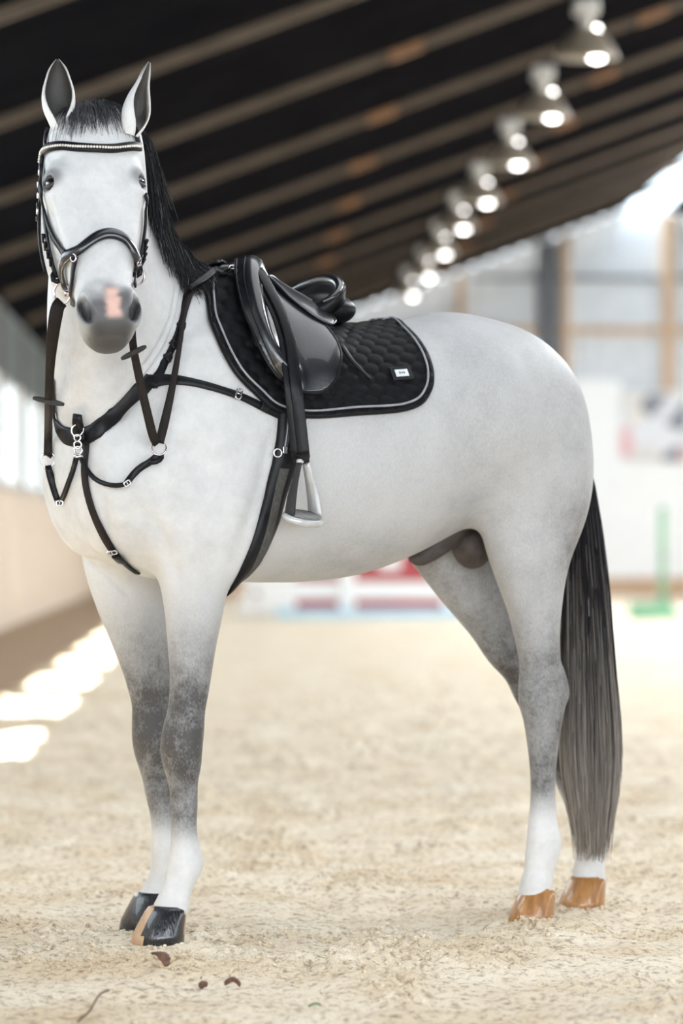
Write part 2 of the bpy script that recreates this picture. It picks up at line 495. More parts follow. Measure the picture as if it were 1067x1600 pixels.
for i, (px, py) in enumerate(lamp_px):
    y = 30.0 + 4.5 * i
    x = (px - 345) * y / 6000.0; z = .98 + (850 - py) * y / 6000.0
    h_top = roof_z(x) + .05 - z
    L_ = empty('hanging_lamp', (x, y, z))
    tag(L_, '%s bell-shaped metal lamp in the row hanging from the rafters' % ORD[i], 'lamp', 'bell lamps along the roof')
    if lamp0 is None:
        parts = []
        parts.append(MB().lathe([(.250, 0), (.252, .008), (.245, .02), (.215, .085), (.165, .16), (.11, .215), (.075, .235), (.062, .24), (.060, .232), (.10, .207), (.155, .153), (.206, .08), (.238, .016)], n=40).build('lamp_shade', M_SHADE, L_))
        parts.append(MB().lathe([(.02, .235), (.052, .24), (.055, .30), (.045, .325), (.02, .33)], n=24).build('lamp_neck', M_BOX, L_))
        b = MB().box(-.10, .10, -.10, .10, .33, .46).build('ballast_box', M_BOX, L_, smooth=False); bevel(b, .03, 3)
        parts.append(b)
        parts.append(MB().lathe([(.0, -.075), (.05, -.06), (.078, -.02), (.082, .03), (.06, .09), (.03, .15), (.02, .2)], (.085, 0, .045), n=24).build("bulb_glint", M_BULB_GLINT, L_))  # set off-centre, where the rim's reflection would show
        lamp0 = parts
    else:
        for p in lamp0:
            c = p.copy(); COL.objects.link(c); c.parent = L_
    MB().tube([(0, 0, .46), (0, 0, h_top)], .012, 8).build('hanging_rod', M_STEEL, L_)

# ------------------------------------------------------------------ jumps far down the hall
def far(px, y): return (px - 345) * y / 6000.0
def farz(py, y): return .98 + (850 - py) * y / 6000.0
M_RED = pmat('red_paint', (.42, .018, .032), .5, col2=(.36, .015, .028), nscale=5)
M_LBLUE = pmat('pale_blue_paint', (.48, .66, .76), .5, col2=(.42, .60, .70), nscale=5)
M_GREEN = pmat('green_paint', (.20, .42, .26), .5, col2=(.17, .37, .22), nscale=5)
YJ = 50.5
def stand(x, y, h, mat, label, post=.10, foot=.5, nm='jump_stand'):
    s = empty(nm, (x, y, 0)); tag(s, label, 'jump stand')
    MB().box(-post / 2, post / 2, -post / 2, post / 2, .04, h).build('post', mat, s, smooth=False)
    f = MB().prism([(-foot / 2, .0), (foot / 2, .0), (post * .5 + .02, .26), (-post * .5 - .02, .26)], 'y', -.05, .05)
    f.prism([(-.13, .0), (foot / 2, .0), (post * .5, .2), (-.12, .2)], 'x', -.05, .05)
    f.build('foot', mat, s, smooth=False)
    for k in range(3):
        MB().box(-.04, .04, -post / 2 - .025, -post / 2, .3 + .25 * k, .34 + .25 * k).build('cup', M_STEEL, s, smooth=False)
    return s
stand(far(400, YJ), YJ, .92, M_WHITE, 'white jump stand with flared foot behind the girth', .30, .56)
stand(far(745, YJ), YJ, 1.1, M_WHITE, 'white jump stand at the far end of the red planks', .16, .5)
for i, (py0, py1, pat) in enumerate(((937, 951, 'r'), (909, 936, 'w'), (892, 907, 'r'), (868, 890, 'm'))):
    z0, z1 = farz(py1, YJ), farz(py0, YJ)
    pl = empty('jump_plank', (0, YJ - .20, z0))
    tag(pl, ['lowest red plank of the far jump, just above the pale blue box', 'wide white plank of the far jump between two red ones', 'red plank of the far jump above the white plank', 'top plank of the far jump, red with pale middle'][i], 'jump plank', 'planks of the far jump')
    def seg(pa, pb, m): MB().box(far(pa, YJ), far(pb, YJ), -.02, .02, .0, z1 - z0).build('painted_section', m, pl, smooth=False)
    if pat == 'r': seg(462, 690, M_RED); seg(405, 462, M_WHITE); seg(690, 735, M_WHITE)
    elif pat == 'w': seg(405, 735, M_WHITE)
    else: seg(560, 590, M_RED); seg(590, 625, M_WHITE); seg(625, 735, M_RED); seg(405, 560, M_WHITE)
cp = MB().box(-.105, .105, -.28, -.235, 0, farz(868, YJ)).build('centre_post', M_WHITE, None, smooth=False, loc=(far(541, YJ), YJ, 0))
bevel(cp, .015); tag(cp, 'broad white upright board across the middle of the far jump', 'post')
bb = MB().prism([(-.12, 0), (.12, 0), (.08, .14), (-.08, .14)], 'x', far(430, YJ), far(730, YJ)).build('jump_filler', M_LBLUE, None, smooth=False, loc=(0, YJ - .50, 0))
bevel(bb, .01); tag(bb, 'long low pale blue filler box on the sand under the far jump', 'jump filler')
gs = stand(far(1037, 50), 50, farz(792, 50), M_GREEN, 'green jump stand with long flat foot by the back wall', .085, .5)
MB().box(far(985, 50) - far(1037, 50), .12, -.12, .12, 0, .21).build('long_foot', M_GREEN, gs, smooth=False)

# painted show poster on the back wall, flower boxes in front of it
def poster_mat():
    m = bpy.data.materials.new('poster_print'); m.use_nodes = True
    N = m.node_tree.nodes; K = m.node_tree.links; b = N['Principled BSDF']; b.inputs['Roughness'].default_value = .5
    tc = N.new('ShaderNodeTexCoord'); v = N.new('ShaderNodeTexVoronoi'); v.inputs['Scale'].default_value = 2.1; K.new(tc.outputs['Object'], v.inputs['Vector'])
    r = N.new('ShaderNodeValToRGB'); r.color_ramp.interpolation = 'CONSTANT'; e = r.color_ramp.elements
    e[0].position = 0; e[0].color = (.74, .75, .79, 1); e[1].position = .34; e[1].color = (.72, .68, .62, 1)
    for p, c in ((.55, (.22, .23, .27, 1)), (.66, (.75, .45, .47, 1)), (.74, (.70, .68, .66, 1)), (.90, (.32, .33, .36, 1))):
        q = e.new(p); q.color = c
    K.new(v.outputs['Color'], r.inputs[0]); K.new(r.outputs[0], b.inputs['Base Color'])
    return m
ps = empty('poster', (gx_(1022), Y1 - .17, gz_(668))); tag(ps, 'blotchy grey, black and pink printed banner on the back wall', 'banner')
w2, h2 = gx_(1075) - gx_(1022), gz_(615) - gz_(668)
MB().box(-w2 * .98, w2, -.012, .012, -h2, h2).build('print', poster_mat(), ps, smooth=False)
MB().box(-w2 * .98, w2, -.02, .02, h2, h2 + .04).build('rail', M_WHITE, ps, smooth=False)
# ------------------------------------------------------------------ the horse: frame of reference
TH = math.radians(27.0)
HF = np.array([-math.cos(TH), -math.sin(TH), 0.0])      # forward
HL = np.array([math.sin(TH), -math.cos(TH), 0.0])       # horse's left
P0 = np.array([-0.210, 9.614, 0.0])
HORSE_RZ = math.atan2(HF[1], HF[0])
_fw = np.array([-math.sin(YAW) * math.cos(PITCH), math.cos(YAW) * math.cos(PITCH), math.sin(PITCH)])
_rt = np.array([math.cos(YAW), math.sin(YAW), 0.0])
_up = np.cross(_rt, _fw)
_C = np.array([0, 0, CAM_H])
def to_local(w):
    w = np.asarray(w) - P0
    return np.array([w @ HF, w @ HL, w[2]])
def vec_local(v):
    v = np.asarray(v, float)
    return np.array([v @ HF, v @ HL, v[2]])
CL = to_local(_C)                                        # the viewpoint the tack was surveyed from
def sight(px, py):
    d = _fw * F_PX + _rt * (px - 533.5) - _up * (py - 800)
    return vec_local(d / np.linalg.norm(d))
def LD(px, py, depth):
    d = _fw * F_PX + _rt * (px - 533.5) - _up * (py - 800)
    return to_local(_C + d * (depth / F_PX))
def LY(px, py, ly=0.0):
    d = sight(px, py)
    return CL + d * ((ly - CL[1]) / d[1])

# ------------------------------------------------------------------ the body as one blended volume
VOX = 0.0056
GMIN = np.array([-1.46, -0.44, 0.03]); GMAX = np.array([0.60, 0.66, 2.10])
GN = np.ceil((GMAX - GMIN) / VOX).astype(int) + 1
GX = (GMIN[0] + VOX * np.arange(GN[0])).astype(np.float32)
GY = (GMIN[1] + VOX * np.arange(GN[1])).astype(np.float32)
GZ = (GMIN[2] + VOX * np.arange(GN[2])).astype(np.float32)
GV = np.full(GN, 0.5, np.float32)

def box_idx(lo, hi):
    a = np.clip(np.floor((np.asarray(lo) - GMIN) / VOX).astype(int), 0, GN - 1)
    b = np.clip(np.ceil((np.asarray(hi) - GMIN) / VOX).astype(int) + 1, 1, GN)
    return tuple(slice(int(i), int(j)) for i, j in zip(a, b))
def combine(sl, d, k, mode='add'):
    g = GV[sl]
    if mode == 'add':
        if k <= 0: np.minimum(g, d, out=g); return
        h = np.clip(k - np.abs(g - d), 0, None) / k
        GV[sl] = np.minimum(g, d) - h * h * k * 0.25
    else:                                                # carve
        d = -d
        h = np.clip(k - np.abs(g - d), 0, None) / k
        GV[sl] = np.maximum(g, d) + h * h * k * 0.25

def ellipsoid(c, r, k=0.03, rot=None, mode='add'):
    c = np.asarray(c, float); r = np.asarray(r, float)
    m = (max(r) if rot is not None else r) + k + 0.02
    sl = box_idx(c - m, c + m)
    X = GX[sl[0]][:, None, None] - c[0]; Y = GY[sl[1]][None, :, None] - c[1]; Z = GZ[sl[2]][None, None, :] - c[2]
    if rot is not None:
        R = np.asarray(rot)                              # rows: the ellipsoid's own axes
        X, Y, Z = [R[i, 0] * X + R[i, 1] * Y + R[i, 2] * Z for i in range(3)]
    q = np.sqrt((X / r[0]) ** 2 + (Y / r[1]) ** 2 + (Z / r[2]) ** 2)
    q2 = np.sqrt((X / r[0] ** 2) ** 2 + (Y / r[1] ** 2) ** 2 + (Z / r[2] ** 2) ** 2)
    d = (q * (q - 1) / np.maximum(q2, 1e-6)).astype(np.float32)
    combine(sl, d, k, mode)

def capsule(a, b, ra, rb, k=0.03, mode='add'):
    a = np.asarray(a, float); b = np.asarray(b, float)
    m = max(ra, rb) + k + 0.02
    sl = box_idx(np.minimum(a, b) - m, np.maximum(a, b) + m)
    X = GX[sl[0]][:, None, None] - a[0]; Y = GY[sl[1]][None, :, None] - a[1]; Z = GZ[sl[2]][None, None, :] - a[2]
    e = b - a
    t = np.clip((X * e[0] + Y * e[1] + Z * e[2]) / (e @ e), 0, 1)
    d = np.sqrt((X - t * e[0]) ** 2 + (Y - t * e[1]) ** 2 + (Z - t * e[2]) ** 2) - (ra + (rb - ra) * t)
    combine(sl, d.astype(np.float32), k, mode)

def stack_z(st, k=0.04, n=2.0):
    """limb: horizontal ovals (z, cx, cy, rx, ry) stacked from low to high"""
    st = np.array(sorted(st))
    lo = [(st[:, 1] - st[:, 3]).min() - k - .03, (st[:, 2] - st[:, 4]).min() - k - .03, st[0, 0] - k]
    hi = [(st[:, 1] + st[:, 3]).max() + k + .03, (st[:, 2] + st[:, 4]).max() + k + .03, st[-1, 0] + k]
    sl = box_idx(lo, hi)
    z = GZ[sl[2]]
    cx, cy, rx, ry = [hermite(st[:, 0], st[:, i], z).astype(np.float32)[None, None, :] for i in (1, 2, 3, 4)]
    X = np.abs(GX[sl[0]][:, None, None] - cx) / rx; Y = np.abs(GY[sl[1]][None, :, None] - cy) / ry
    d = ((X ** n + Y ** n) ** (1.0 / n) - 1) * np.minimum(rx, ry)
    over = np.maximum(z - st[-1, 0], st[0, 0] - z)[None, None, :]
    d = np.maximum(d, over)
    combine(sl, d.astype(np.float32), k)

def stack_x(st, k=0.04, n=2.0):
    """trunk: upright ovals (x, ztop, zbottom, halfwidth, ratio of widest height)"""
    st = np.array(sorted(st))
    lo = [st[0, 0] - k, -st[:, 3].max() - k - .03, st[:, 2].min() - k - .03]
    hi = [st[-1, 0] + k, st[:, 3].max() + k + .03, st[:, 1].max() + k + .03]
    sl = box_idx(lo, hi)
    x = GX[sl[0]]
    zt, zb, w, q = [hermite(st[:, 0], st[:, i], x).astype(np.float32)[:, None, None] for i in (1, 2, 3, 4)]
    zm = zb + (zt - zb) * q
    Z = GZ[sl[2]][None, None, :] - zm
    hz = np.where(Z > 0, zt - zm, zm - zb)
    Y = np.abs(GY[sl[1]][None, :, None]) / w
    d = ((Y ** n + (np.abs(Z) / hz) ** n) ** (1 / n) - 1) * np.minimum(w, hz)
    over = np.maximum(x - st[-1, 0], st[0, 0] - x)[:, None, None]
    combine(sl, np.maximum(d, over).astype(np.float32), k)

def chain(st, k=0.03, n=28, side=None):
    """neck: ovals (x,y,z, r_side, r_updown) along a bent line"""
    S = catmull(st, n)
    for a, b in zip(S[:-1], S[1:]):
        pa, pb = a[:3], b[:3]
        t = (pb - pa); Ln = np.linalg.norm(t); t = t / Ln
        s = np.cross([0, 0, 1.0], t); s /= np.linalg.norm(s)
        m_ = np.cross(t, s)
        mm = max(a[3:].max(), b[3:].max()) + k + .02
        sl = box_idx(np.minimum(pa, pb) - mm, np.maximum(pa, pb) + mm)
        X = GX[sl[0]][:, None, None] - pa[0]; Y = GY[sl[1]][None, :, None] - pa[1]; Z = GZ[sl[2]][None, None, :] - pa[2]
        tt = np.clip((X * t[0] + Y * t[1] + Z * t[2]) / Ln, 0, 1)
        al = X * t[0] + Y * t[1] + Z * t[2] - tt * Ln
        rs = a[3] + (b[3] - a[3]) * tt; rm = a[4] + (b[4] - a[4]) * tt
        us = (X * s[0] + Y * s[1] + Z * s[2]) / rs; um = (X * m_[0] + Y * m_[1] + Z * m_[2]) / rm
        d = (np.sqrt(us ** 2 + um ** 2 + (al / np.minimum(rs, rm)) ** 2) - 1) * np.minimum(rs, rm)
        combine(sl, d.astype(np.float32), 0.012)

# trunk
stack_x([
    (0.215, 1.27, 1.13, 0.07, .5), (0.185, 1.35, 1.05, 0.13, .5), (0.12, 1.43, 0.97, 0.18, .48), (0.0, 1.52, 0.905, 0.225, .45),
    (-0.12, 1.61, 0.888, 0.25, .45), (-0.235, 1.665, 0.885, 0.262, .45), (-0.37, 1.600, 0.882, 0.28, .48),
    (-0.52, 1.537, 0.886, 0.298, .50), (-0.634, 1.537, 0.905, 0.302, .52), (-0.75, 1.556, 0.942, 0.297, .53),
    (-0.88, 1.585, 1.0, 0.285, .52), (-1.02, 1.562, 1.06, 0.262, .5), (-1.12, 1.505, 1.10, 0.215, .5),
    (-1.19, 1.46, 1.15, 0.155, .5), (-1.25, 1.38, 1.22, 0.08, .5)], n=2.15)
# shoulders, upper arms, breast
for s in (1, -1):
    ellipsoid((-0.09, s * .155, 1.22), (.15, .11, .27), .08)
    ellipsoid((0.072, s * .135, 1.14), (.115, .10, .15), .06)
    ellipsoid((0.100, s * .07, 1.065), (.08, .08, .11), .05)
    ellipsoid((-0.13, s * .185, 1.04), (.12, .085, .15), .06)
    # haunch
    ellipsoid((-1.02, s * .130, 1.29), (.19, .14, .23), .08)
    ellipsoid((-1.105, s * .135, 1.20), (.135, .12, .24), .05)
    ellipsoid((-0.90, s * .19, 1.33), (.11, .09, .15), .08)
ellipsoid((-1.185, 0, 1.40), (.06, .05, .07), .05)       # dock
# neck
chain([(-0.16, 0, 1.33, .20, .30), (-0.03, .0, 1.41, .18, .29), (0.055, .035, 1.51, .155, .265), (0.132, .10, 1.63, .132, .245),
       (0.187, .185, 1.76, .112, .21), (0.205, .245, 1.87, .095, .14), (0.215, .275, 1.95, .085, .11)], .06)
# legs: z, cx, cy, rx, ry
def front_leg(dx, y, base):
    stack_z([(z, x + dx, y + yy, rx, ry) for z, x, yy, rx, ry in base], .05)
LF = [(1.08, -.085, .0, .125, .088), (.98, -.085, 0, .108, .086), (.90, -.085, 0, .09, .08), (.82, -.085, 0, .075, .07), (.74, -.08, 0, .062, .06), (.62, -.072, 0, .049, .05),
      (.56, -.062, 0, .047, .05), (.52, -.055, 0, .051, .056), (.47, -.05, 0, .051, .056), (.43, -.052, 0, .046, .05), (.39, -.055, 0, .037, .037),
      (.34, -.058, 0, .034, .03), (.27, -.058, 0, .033, .03), (.235, -.06, 0, .037, .034), (.20, -.062, 0, .044, .041), (.17, -.056, 0, .045, .042),
      (.14, -.044, 0, .039, .039), (.11, -.03, 0, .04, .043), (.08, -.020, 0, .045, .048), (.05, -.014, 0, .040, .042)]
stack_z([(z, x, .15 + yy, rx, ry) for z, x, yy, rx, ry in LF], .05)
RFx = lambda z: float(hermite([0, .055, .176, .257, .373, .456, .554, .65, .817, .915, 1.08], [-.115, -.138, -.186, -.175, -.152, -.143, -.137, -.115, -.065, -.05, -.065], np.array([z]))[0])
stack_z([(z, RFx(z) - (.020 if .5 < z < 1 else 0), -.20 + yy, rx + (.022 if .5 < z < 1 else 0), ry) for z, x, yy, rx, ry in LF], .05)
LH = [(1.36, -1.04, .12, .10, .06), (1.20, -1.055, .14, .155, .10), (1.08, -1.06, .15, .148, .10), (.98, -1.06, .15, .127, .092), (.90, -1.062, .15, .10, .08), (.815, -1.073, .15, .075, .066), (.73, -1.083, .15, .060, .055), (.66, -1.093, .15, .057, .05),
      (.62, -1.098, .15, .066, .05), (.57, -1.098, .15, .066, .05), (.52, -1.10, .15, .053, .046), (.46, -1.10, .15, .043, .038), (.39, -1.10, .15, .035, .031), (.30, -1.10, .15, .035, .031),
      (.25, -1.10, .15, .04, .035), (.205, -1.103, .15, .047, .042), (.17, -1.098, .15, .046, .042), (.13, -1.088, .15, .040, .039), (.10, -1.08, .15, .042, .044), (.07, -1.076, .15, .043, .046), (.045, -1.074, .15, .036, .04)]
stack_z(LH, .05)
capsule((-1.135, .15, .645), (-1.15, .15, .59), .022, .024, .02)
RH = [(1.36, -1.02, -.12, .10, .06), (1.20, -1.03, -.14, .165, .10), (1.08, -1.01, -.15, .165, .10), (.98, -1.00, -.15, .15, .095), (.90, -1.035, -.145, .125, .085), (.815, -1.08, -.135, .098, .07), (.73, -1.135, -.125, .078, .058), (.66, -1.175, -.115, .068, .052),
      (.62, -1.215, -.11, .068, .05), (.57, -1.24, -.105, .066, .05), (.52, -1.255, -.10, .053, .046), (.46, -1.275, -.10, .043, .038), (.39, -1.305, -.09, .037, .031), (.30, -1.345, -.085, .037, .031),
      (.25, -1.37, -.08, .041, .035), (.205, -1.39, -.08, .047, .042), (.17, -1.395, -.08, .046, .042), (.13, -1.392, -.08, .041, .039), (.10, -1.388, -.08, .043, .044), (.07, -1.388, -.08, .044, .046), (.045, -1.386, -.08, .036, .04)]
stack_z(RH, .05)
capsule((-1.265, -.105, .645), (-1.29, -.105, .59), .022, .024, .02)

# head: its own axes (u to the horse's left, v down the face, w out of the face)
POLL = LD(138, 160, 9.20)
_yaw = math.radians(9.0); _tilt = math.radians(29.0)
hn = np.array([math.sin(_yaw) * math.cos(_tilt), -math.cos(_yaw) * math.cos(_tilt), math.sin(_tilt)])
ha = np.array([math.sin(_yaw) * math.sin(_tilt), -math.cos(_yaw) * math.sin(_tilt), -math.cos(_tilt)])
roll = math.radians(-2.0)
hs = np.cross(ha, hn)
if hs[0] < 0: hs = -hs
ha, hs = ha * math.cos(roll) - hs * math.sin(roll), hs * math.cos(roll) + ha * math.sin(roll)
AV = vec_local(ha); AW = vec_local(hn); AU = vec_local(hs)
HR = np.stack([AU, AV, AW])
def HP(u, v, w): return POLL + AU * u + AV * v + AW * w
HEAD = np.array([  # v, w centre, half width, half depth
    (-.03, -.10, .052, .05), (.0, -.11, .079, .085), (.05, -.125, .095, .115), (.11, -.14, .106, .138), (.17, -.15, .111, .150), (.23, -.153, .109, .153),
    (.30, -.142, .099, .138), (.36, -.125, .087, .118), (.42, -.106, .076, .098), (.48, -.092, .068, .084), (.53, -.085, .066, .076),
    (.57, -.083, .065, .070), (.60, -.085, .060, .062), (.625, -.088, .040, .042)])
def head_loft(k=.03):
    c = np.array([HP(u, v, w) for u in (-.2, .2) for v in (-.08, .68) for w in (-.36, .06)])
    sl = box_idx(c.min(0), c.max(0))
    X = GX[sl[0]][:, None, None] - POLL[0]; Y = GY[sl[1]][None, :, None] - POLL[1]; Z = GZ[sl[2]][None, None, :] - POLL[2]
    U = AU[0] * X + AU[1] * Y + AU[2] * Z; V = AV[0] * X + AV[1] * Y + AV[2] * Z; W = AW[0] * X + AW[1] * Y + AW[2] * Z
    wc, hw, hd = [hermite(HEAD[:, 0], HEAD[:, i], V.ravel()).reshape(V.shape) for i in (1, 2, 3)]
    n = 2.7
    # jaw side narrower than the face
    side = np.clip((W - wc) / hd, -1, 1)
    hw2 = hw * (1.0 - 0.10 * np.clip(-side, 0, 1))
    d = ((np.abs(U / hw2) ** n + np.abs((W - wc) / hd) ** n) ** (1 / n) - 1) * np.minimum(hw, hd)
    d = np.maximum(d, np.maximum(V - HEAD[-1, 0], HEAD[0, 0] - V))
    combine(sl, d.astype(np.float32), k)
head_loft(.05)
for s in (1, -1):
    ellipsoid(HP(s * .064, .27, -.215), (.038, .11, .085), .045, HR)      # jowl
    ellipsoid(HP(s * .093, .208, -.052), (.029, .05, .046), .03, HR)      # orbit
    capsule(HP(s * .088, .25, -.045), HP(s * .066, .40, -.055), .018, .010, .03)   # cheek ridge
    ellipsoid(HP(s * .05, .07, -.03), (.04, .05, .03), .04, HR)
    ellipsoid(HP(s * .048, .563, -.040), (.029, .050, .036), .02, HR)     # nostril flare
    capsule(HP(s * .066, .545, -.022), HP(s * .054, .592, -.020), .012, .017, .010, 'cut')
    capsule(HP(s * .058, .552, -.035), HP(s * .046, .582, -.050), .012, .016, .008, 'cut')
    ellipsoid(HP(s * .113, .214, -.026), (.019, .017, .017), .008, HR, 'cut')   # eye socket
ellipsoid(HP(0, .575, -.085), (.050, .035, .055), .03, HR)
ellipsoid(HP(0, .595, -.108), (.040, .032, .036), .02, HR)                # lower lip
capsule(HP(-.04, .612, -.080), HP(.04, .612, -.080), .003, .003, .006, 'cut')   # mouth line
capsule(HP(0, .05, -.012), HP(0, .2, -.006), .02, .012, .05)
# sheath and scrotum folds between the thighs are a dark part of their own (below)

def surface_nets():
    S = GV < 0
    cx = S[:-1, :-1, :-1].astype(np.int8)
    cnt = np.zeros(tuple(GN - 1), np.int8)
    for i in (0, 1):
        for j in (0, 1):
            for k in (0, 1):
                cnt += S[i:GN[0] - 1 + i, j:GN[1] - 1 + j, k:GN[2] - 1 + k]
    act = (cnt > 0) & (cnt < 8)
    idx = np.argwhere(act)
    vid = np.full(act.shape, -1, np.int32)
    vid[act] = np.arange(len(idx))
    I, J, K = idx.T
    acc = np.zeros((len(idx), 3)); num = np.zeros(len(idx))
    corners = [(i, j, k) for i in (0, 1) for j in (0, 1) for k in (0, 1)]
    val = {c: GV[I + c[0], J + c[1], K + c[2]] for c in corners}
    for a in corners:
        for ax in range(3):
            if a[ax] == 0:
                b = list(a); b[ax] = 1; b = tuple(b)
                va, vb = val[a], val[b]
                m = (va < 0) != (vb < 0)
                t = np.where(m, va / np.where(m, va - vb, 1), 0)
                p = np.array(a, float)[None, :].repeat(len(idx), 0)
                p[:, ax] = t
                acc[m] += p[m]; num[m] += 1
    V = GMIN + VOX * (idx + acc / num[:, None])
    faces = []
    for ax in range(3):
        o1, o2 = [(1, 2), (2, 0), (0, 1)][ax]
        sl0 = [slice(None)] * 3; sl1 = [slice(None)] * 3
        sl0[ax] = slice(0, -1); sl1[ax] = slice(1, None)
        a = S[tuple(sl0)]; b = S[tuple(sl1)]
        e = np.argwhere(a != b)
        e = e[(e[:, o1] > 0) & (e[:, o2] > 0) & (e[:, o1] < GN[o1] - 1) & (e[:, o2] < GN[o2] - 1)]
        flip = b[tuple(e.T)]
        def g(d1, d2):
            q = e.copy(); q[:, o1] -= d1; q[:, o2] -= d2
            return vid[tuple(q.T)]
        q = np.stack([g(1, 1), g(0, 1), g(0, 0), g(1, 0)], 1)
        q[flip] = q[flip][:, ::-1]
        faces.append(q)
    return V, np.concatenate(faces)
BV, BF = surface_nets()
BF = BF[(BF >= 0).all(1)]

def relax(V, Fc, it, lam):
    E = np.concatenate([Fc[:, [0, 1]], Fc[:, [1, 2]], Fc[:, [2, 3]], Fc[:, [3, 0]]])
    E = np.concatenate([E, E[:, ::-1]])
    deg = np.bincount(E[:, 0], minlength=len(V)).astype(float)[:, None]
    for l in it * [lam, -lam * 1.02]:
        A = np.stack([np.bincount(E[:, 0], V[E[:, 1], c], minlength=len(V)) for c in range(3)], 1) / deg
        V = V + l * (A - V)
    return V
BV = relax(BV, BF, 3, .5)
BVH = BVHTree.FromPolygons([Vector(v) for v in BV], BF.tolist())

def hit(px, py, off=0.0):
    """where the sight line through a spot of the photograph meets the horse (point, outward normal)"""
    d = Vector(sight(px, py))
    p, n, i, _ = BVH.ray_cast(Vector(CL), d)
    if p is None: return None
    if n.dot(d) > 0: n = -n
    return np.array(p + n * off), np.array(n)
def nearest(p, off=0.0):
    q, n, i, _ = BVH.find_nearest(Vector(p))
    return np.array(q + n * off), np.array(n)
# ------------------------------------------------------------------ skin folds pressed into the body
def crease(pts_px, depth, width, n=24):
    global BV
    P = [hit(*p) for p in catmull(np.array(pts_px, float), n)]
    P = [p for p in P if p is not None]
    Q = np.array([p[0] for p in P]); Nn = np.array([p[1] for p in P])
    lo = Q.min(0) - 3 * width; hi = Q.max(0) + 3 * width
    m = np.where(((BV > lo) & (BV < hi)).all(1))[0]
    d = np.full(len(m), 9.0); nn = np.zeros((len(m), 3))
    for i in range(len(Q) - 1):
        e = Q[i + 1] - Q[i]
        t = np.clip(((BV[m] - Q[i]) @ e) / (e @ e + 1e-12), 0, 1)
        dd = np.linalg.norm(BV[m] - Q[i] - t[:, None] * e, axis=1)
        f = (i + t) / (len(Q) - 1)
        dd = dd + 0 * f
        b = dd < d
        d[b] = dd[b]; nn[b] = Nn[i]
    BV[m] -= nn * (depth * np.exp(-(d / width) ** 2))[:, None]
for c, dp, w in [
    ([(293, 452), (286, 500), (262, 560), (225, 612), (190, 650), (165, 668)], .010, .009),
    ([(286, 448), (276, 500), (252, 556), (215, 604), (182, 640)], .008, .008),
    ([(276, 452), (268, 498), (244, 548), (212, 590)], .006, .008),
    ([(106, 560), (118, 600), (124, 640)], .006, .014),
    ([(150, 735), (160, 790), (172, 850), (205, 900)], .006, .018),                 # breast midline
    ([(272, 890), (258, 850), (240, 820), (215, 800)], .008, .022),                 # breast to forearm
    ([(300, 700), (330, 760), (345, 820), (340, 880)], .004, .030),
    ([(420, 700), (400, 780), (376, 850), (362, 893)], .006, .022),                 # behind the elbow
    ([(204, 805), (202, 830), (210, 850)], .003, .009),
    ([(128, 874), (160, 892), (198, 928)], .006, .008),
    ([(700, 540), (730, 640), (728, 740)], .005, .05),                              # flank hollow
    ([(820, 560), (850, 650), (866, 740), (868, 830)], .005, .03),
    ([(856, 860), (850, 930), (848, 1010)], .004, .012),                            # gaskin
    ([(300, 960), (300, 1010), (292, 1080)], .004, .014),
    ([(290, 1225), (292, 1280)], .003, .006),
    ([(855, 1150), (855, 1240)], .003, .006),
    ]:
    crease(c, dp, w)
BVH = BVHTree.FromPolygons([Vector(v) for v in BV], BF.tolist())

# ------------------------------------------------------------------ coat colour (the animal's own markings, with some shade painted in)
def sstep(a, b, x):
    t = np.clip((x - a) / (b - a), 0, 1)
    return t * t * (3 - 2 * t)
bx, by, bz = BV.T
HU = (BV - POLL) @ AU; HVv = (BV - POLL) @ AV; HW = (BV - POLL) @ AW
is_head = (HVv > -.06) & (HVv < .68) & (np.abs(HU) < .17) & (HW > -.34) & (HW < .08) & (bz > 1.35)
front = sstep(-.50, -.40, bx) * sstep(1.02, .92, bz)
hind = sstep(-.70, -.85, bx)
def bump_(c, w, x): return np.exp(-((x - c) / w) ** 2)
dark = front * (sstep(.95, .58, bz) ** 1.2 * sstep(.22, .31, bz) * .84 + .14 * sstep(.66, .54, bz) * sstep(.40, .45, bz))
rear = sstep(-1.02, -1.18, bx)
dark = dark + hind * (.34 * sstep(1.15, .90, bz) * sstep(.24, .36, bz) + .36 * sstep(.85, .62, bz) * sstep(.26, .36, bz))
dark = dark + hind * rear * .42 * bump_(.97, .10, bz) + hind * sstep(-1.08, -1.16, bx) * .15 * sstep(.8, .6, bz) * sstep(.3, .4, bz)
dark = dark + hind * sstep(.03, -.05, by) * .14 * sstep(.30, .5, bz) * sstep(1.15, .95, bz)
dark = dark + .27 * sstep(-.66, -.95, bx) * sstep(.95, 1.1, bz) + .08 * sstep(-1.0, -1.2, bx) * sstep(1.0, 1.1, bz)
dark = dark + .22 * sstep(-.22, -.5, bx) * sstep(-.95, -.75, bx) * sstep(.8, .95, bz)  # greyer barrel: part dapple, part flank shade put into the coat
dark = dark + .20 * sstep(-.22, -.36, bx) * sstep(-1.0, -.85, bx) * sstep(1.06, .90, bz) * sstep(.80, .86, bz)  # underside of the belly darkened, shade put into the coat
mz = np.where(is_head, sstep(.49, .56, HVv + .05 * vnoise(HU * 40, HVv * 40, 3) * .4), 0)
mz *= 1 - .55 * sstep(.040, .066, np.abs(HU))
ey = np.zeros(len(BV))
for s in (1, -1):
    e = np.sqrt(((HU - s * .103) / .035) ** 2 + ((HVv - .205) / .034) ** 2 + ((HW + .035) / .05) ** 2)
    ey = np.maximum(ey, np.where(is_head, sstep(1.15, .55, e), 0))
nos = np.zeros(len(BV))
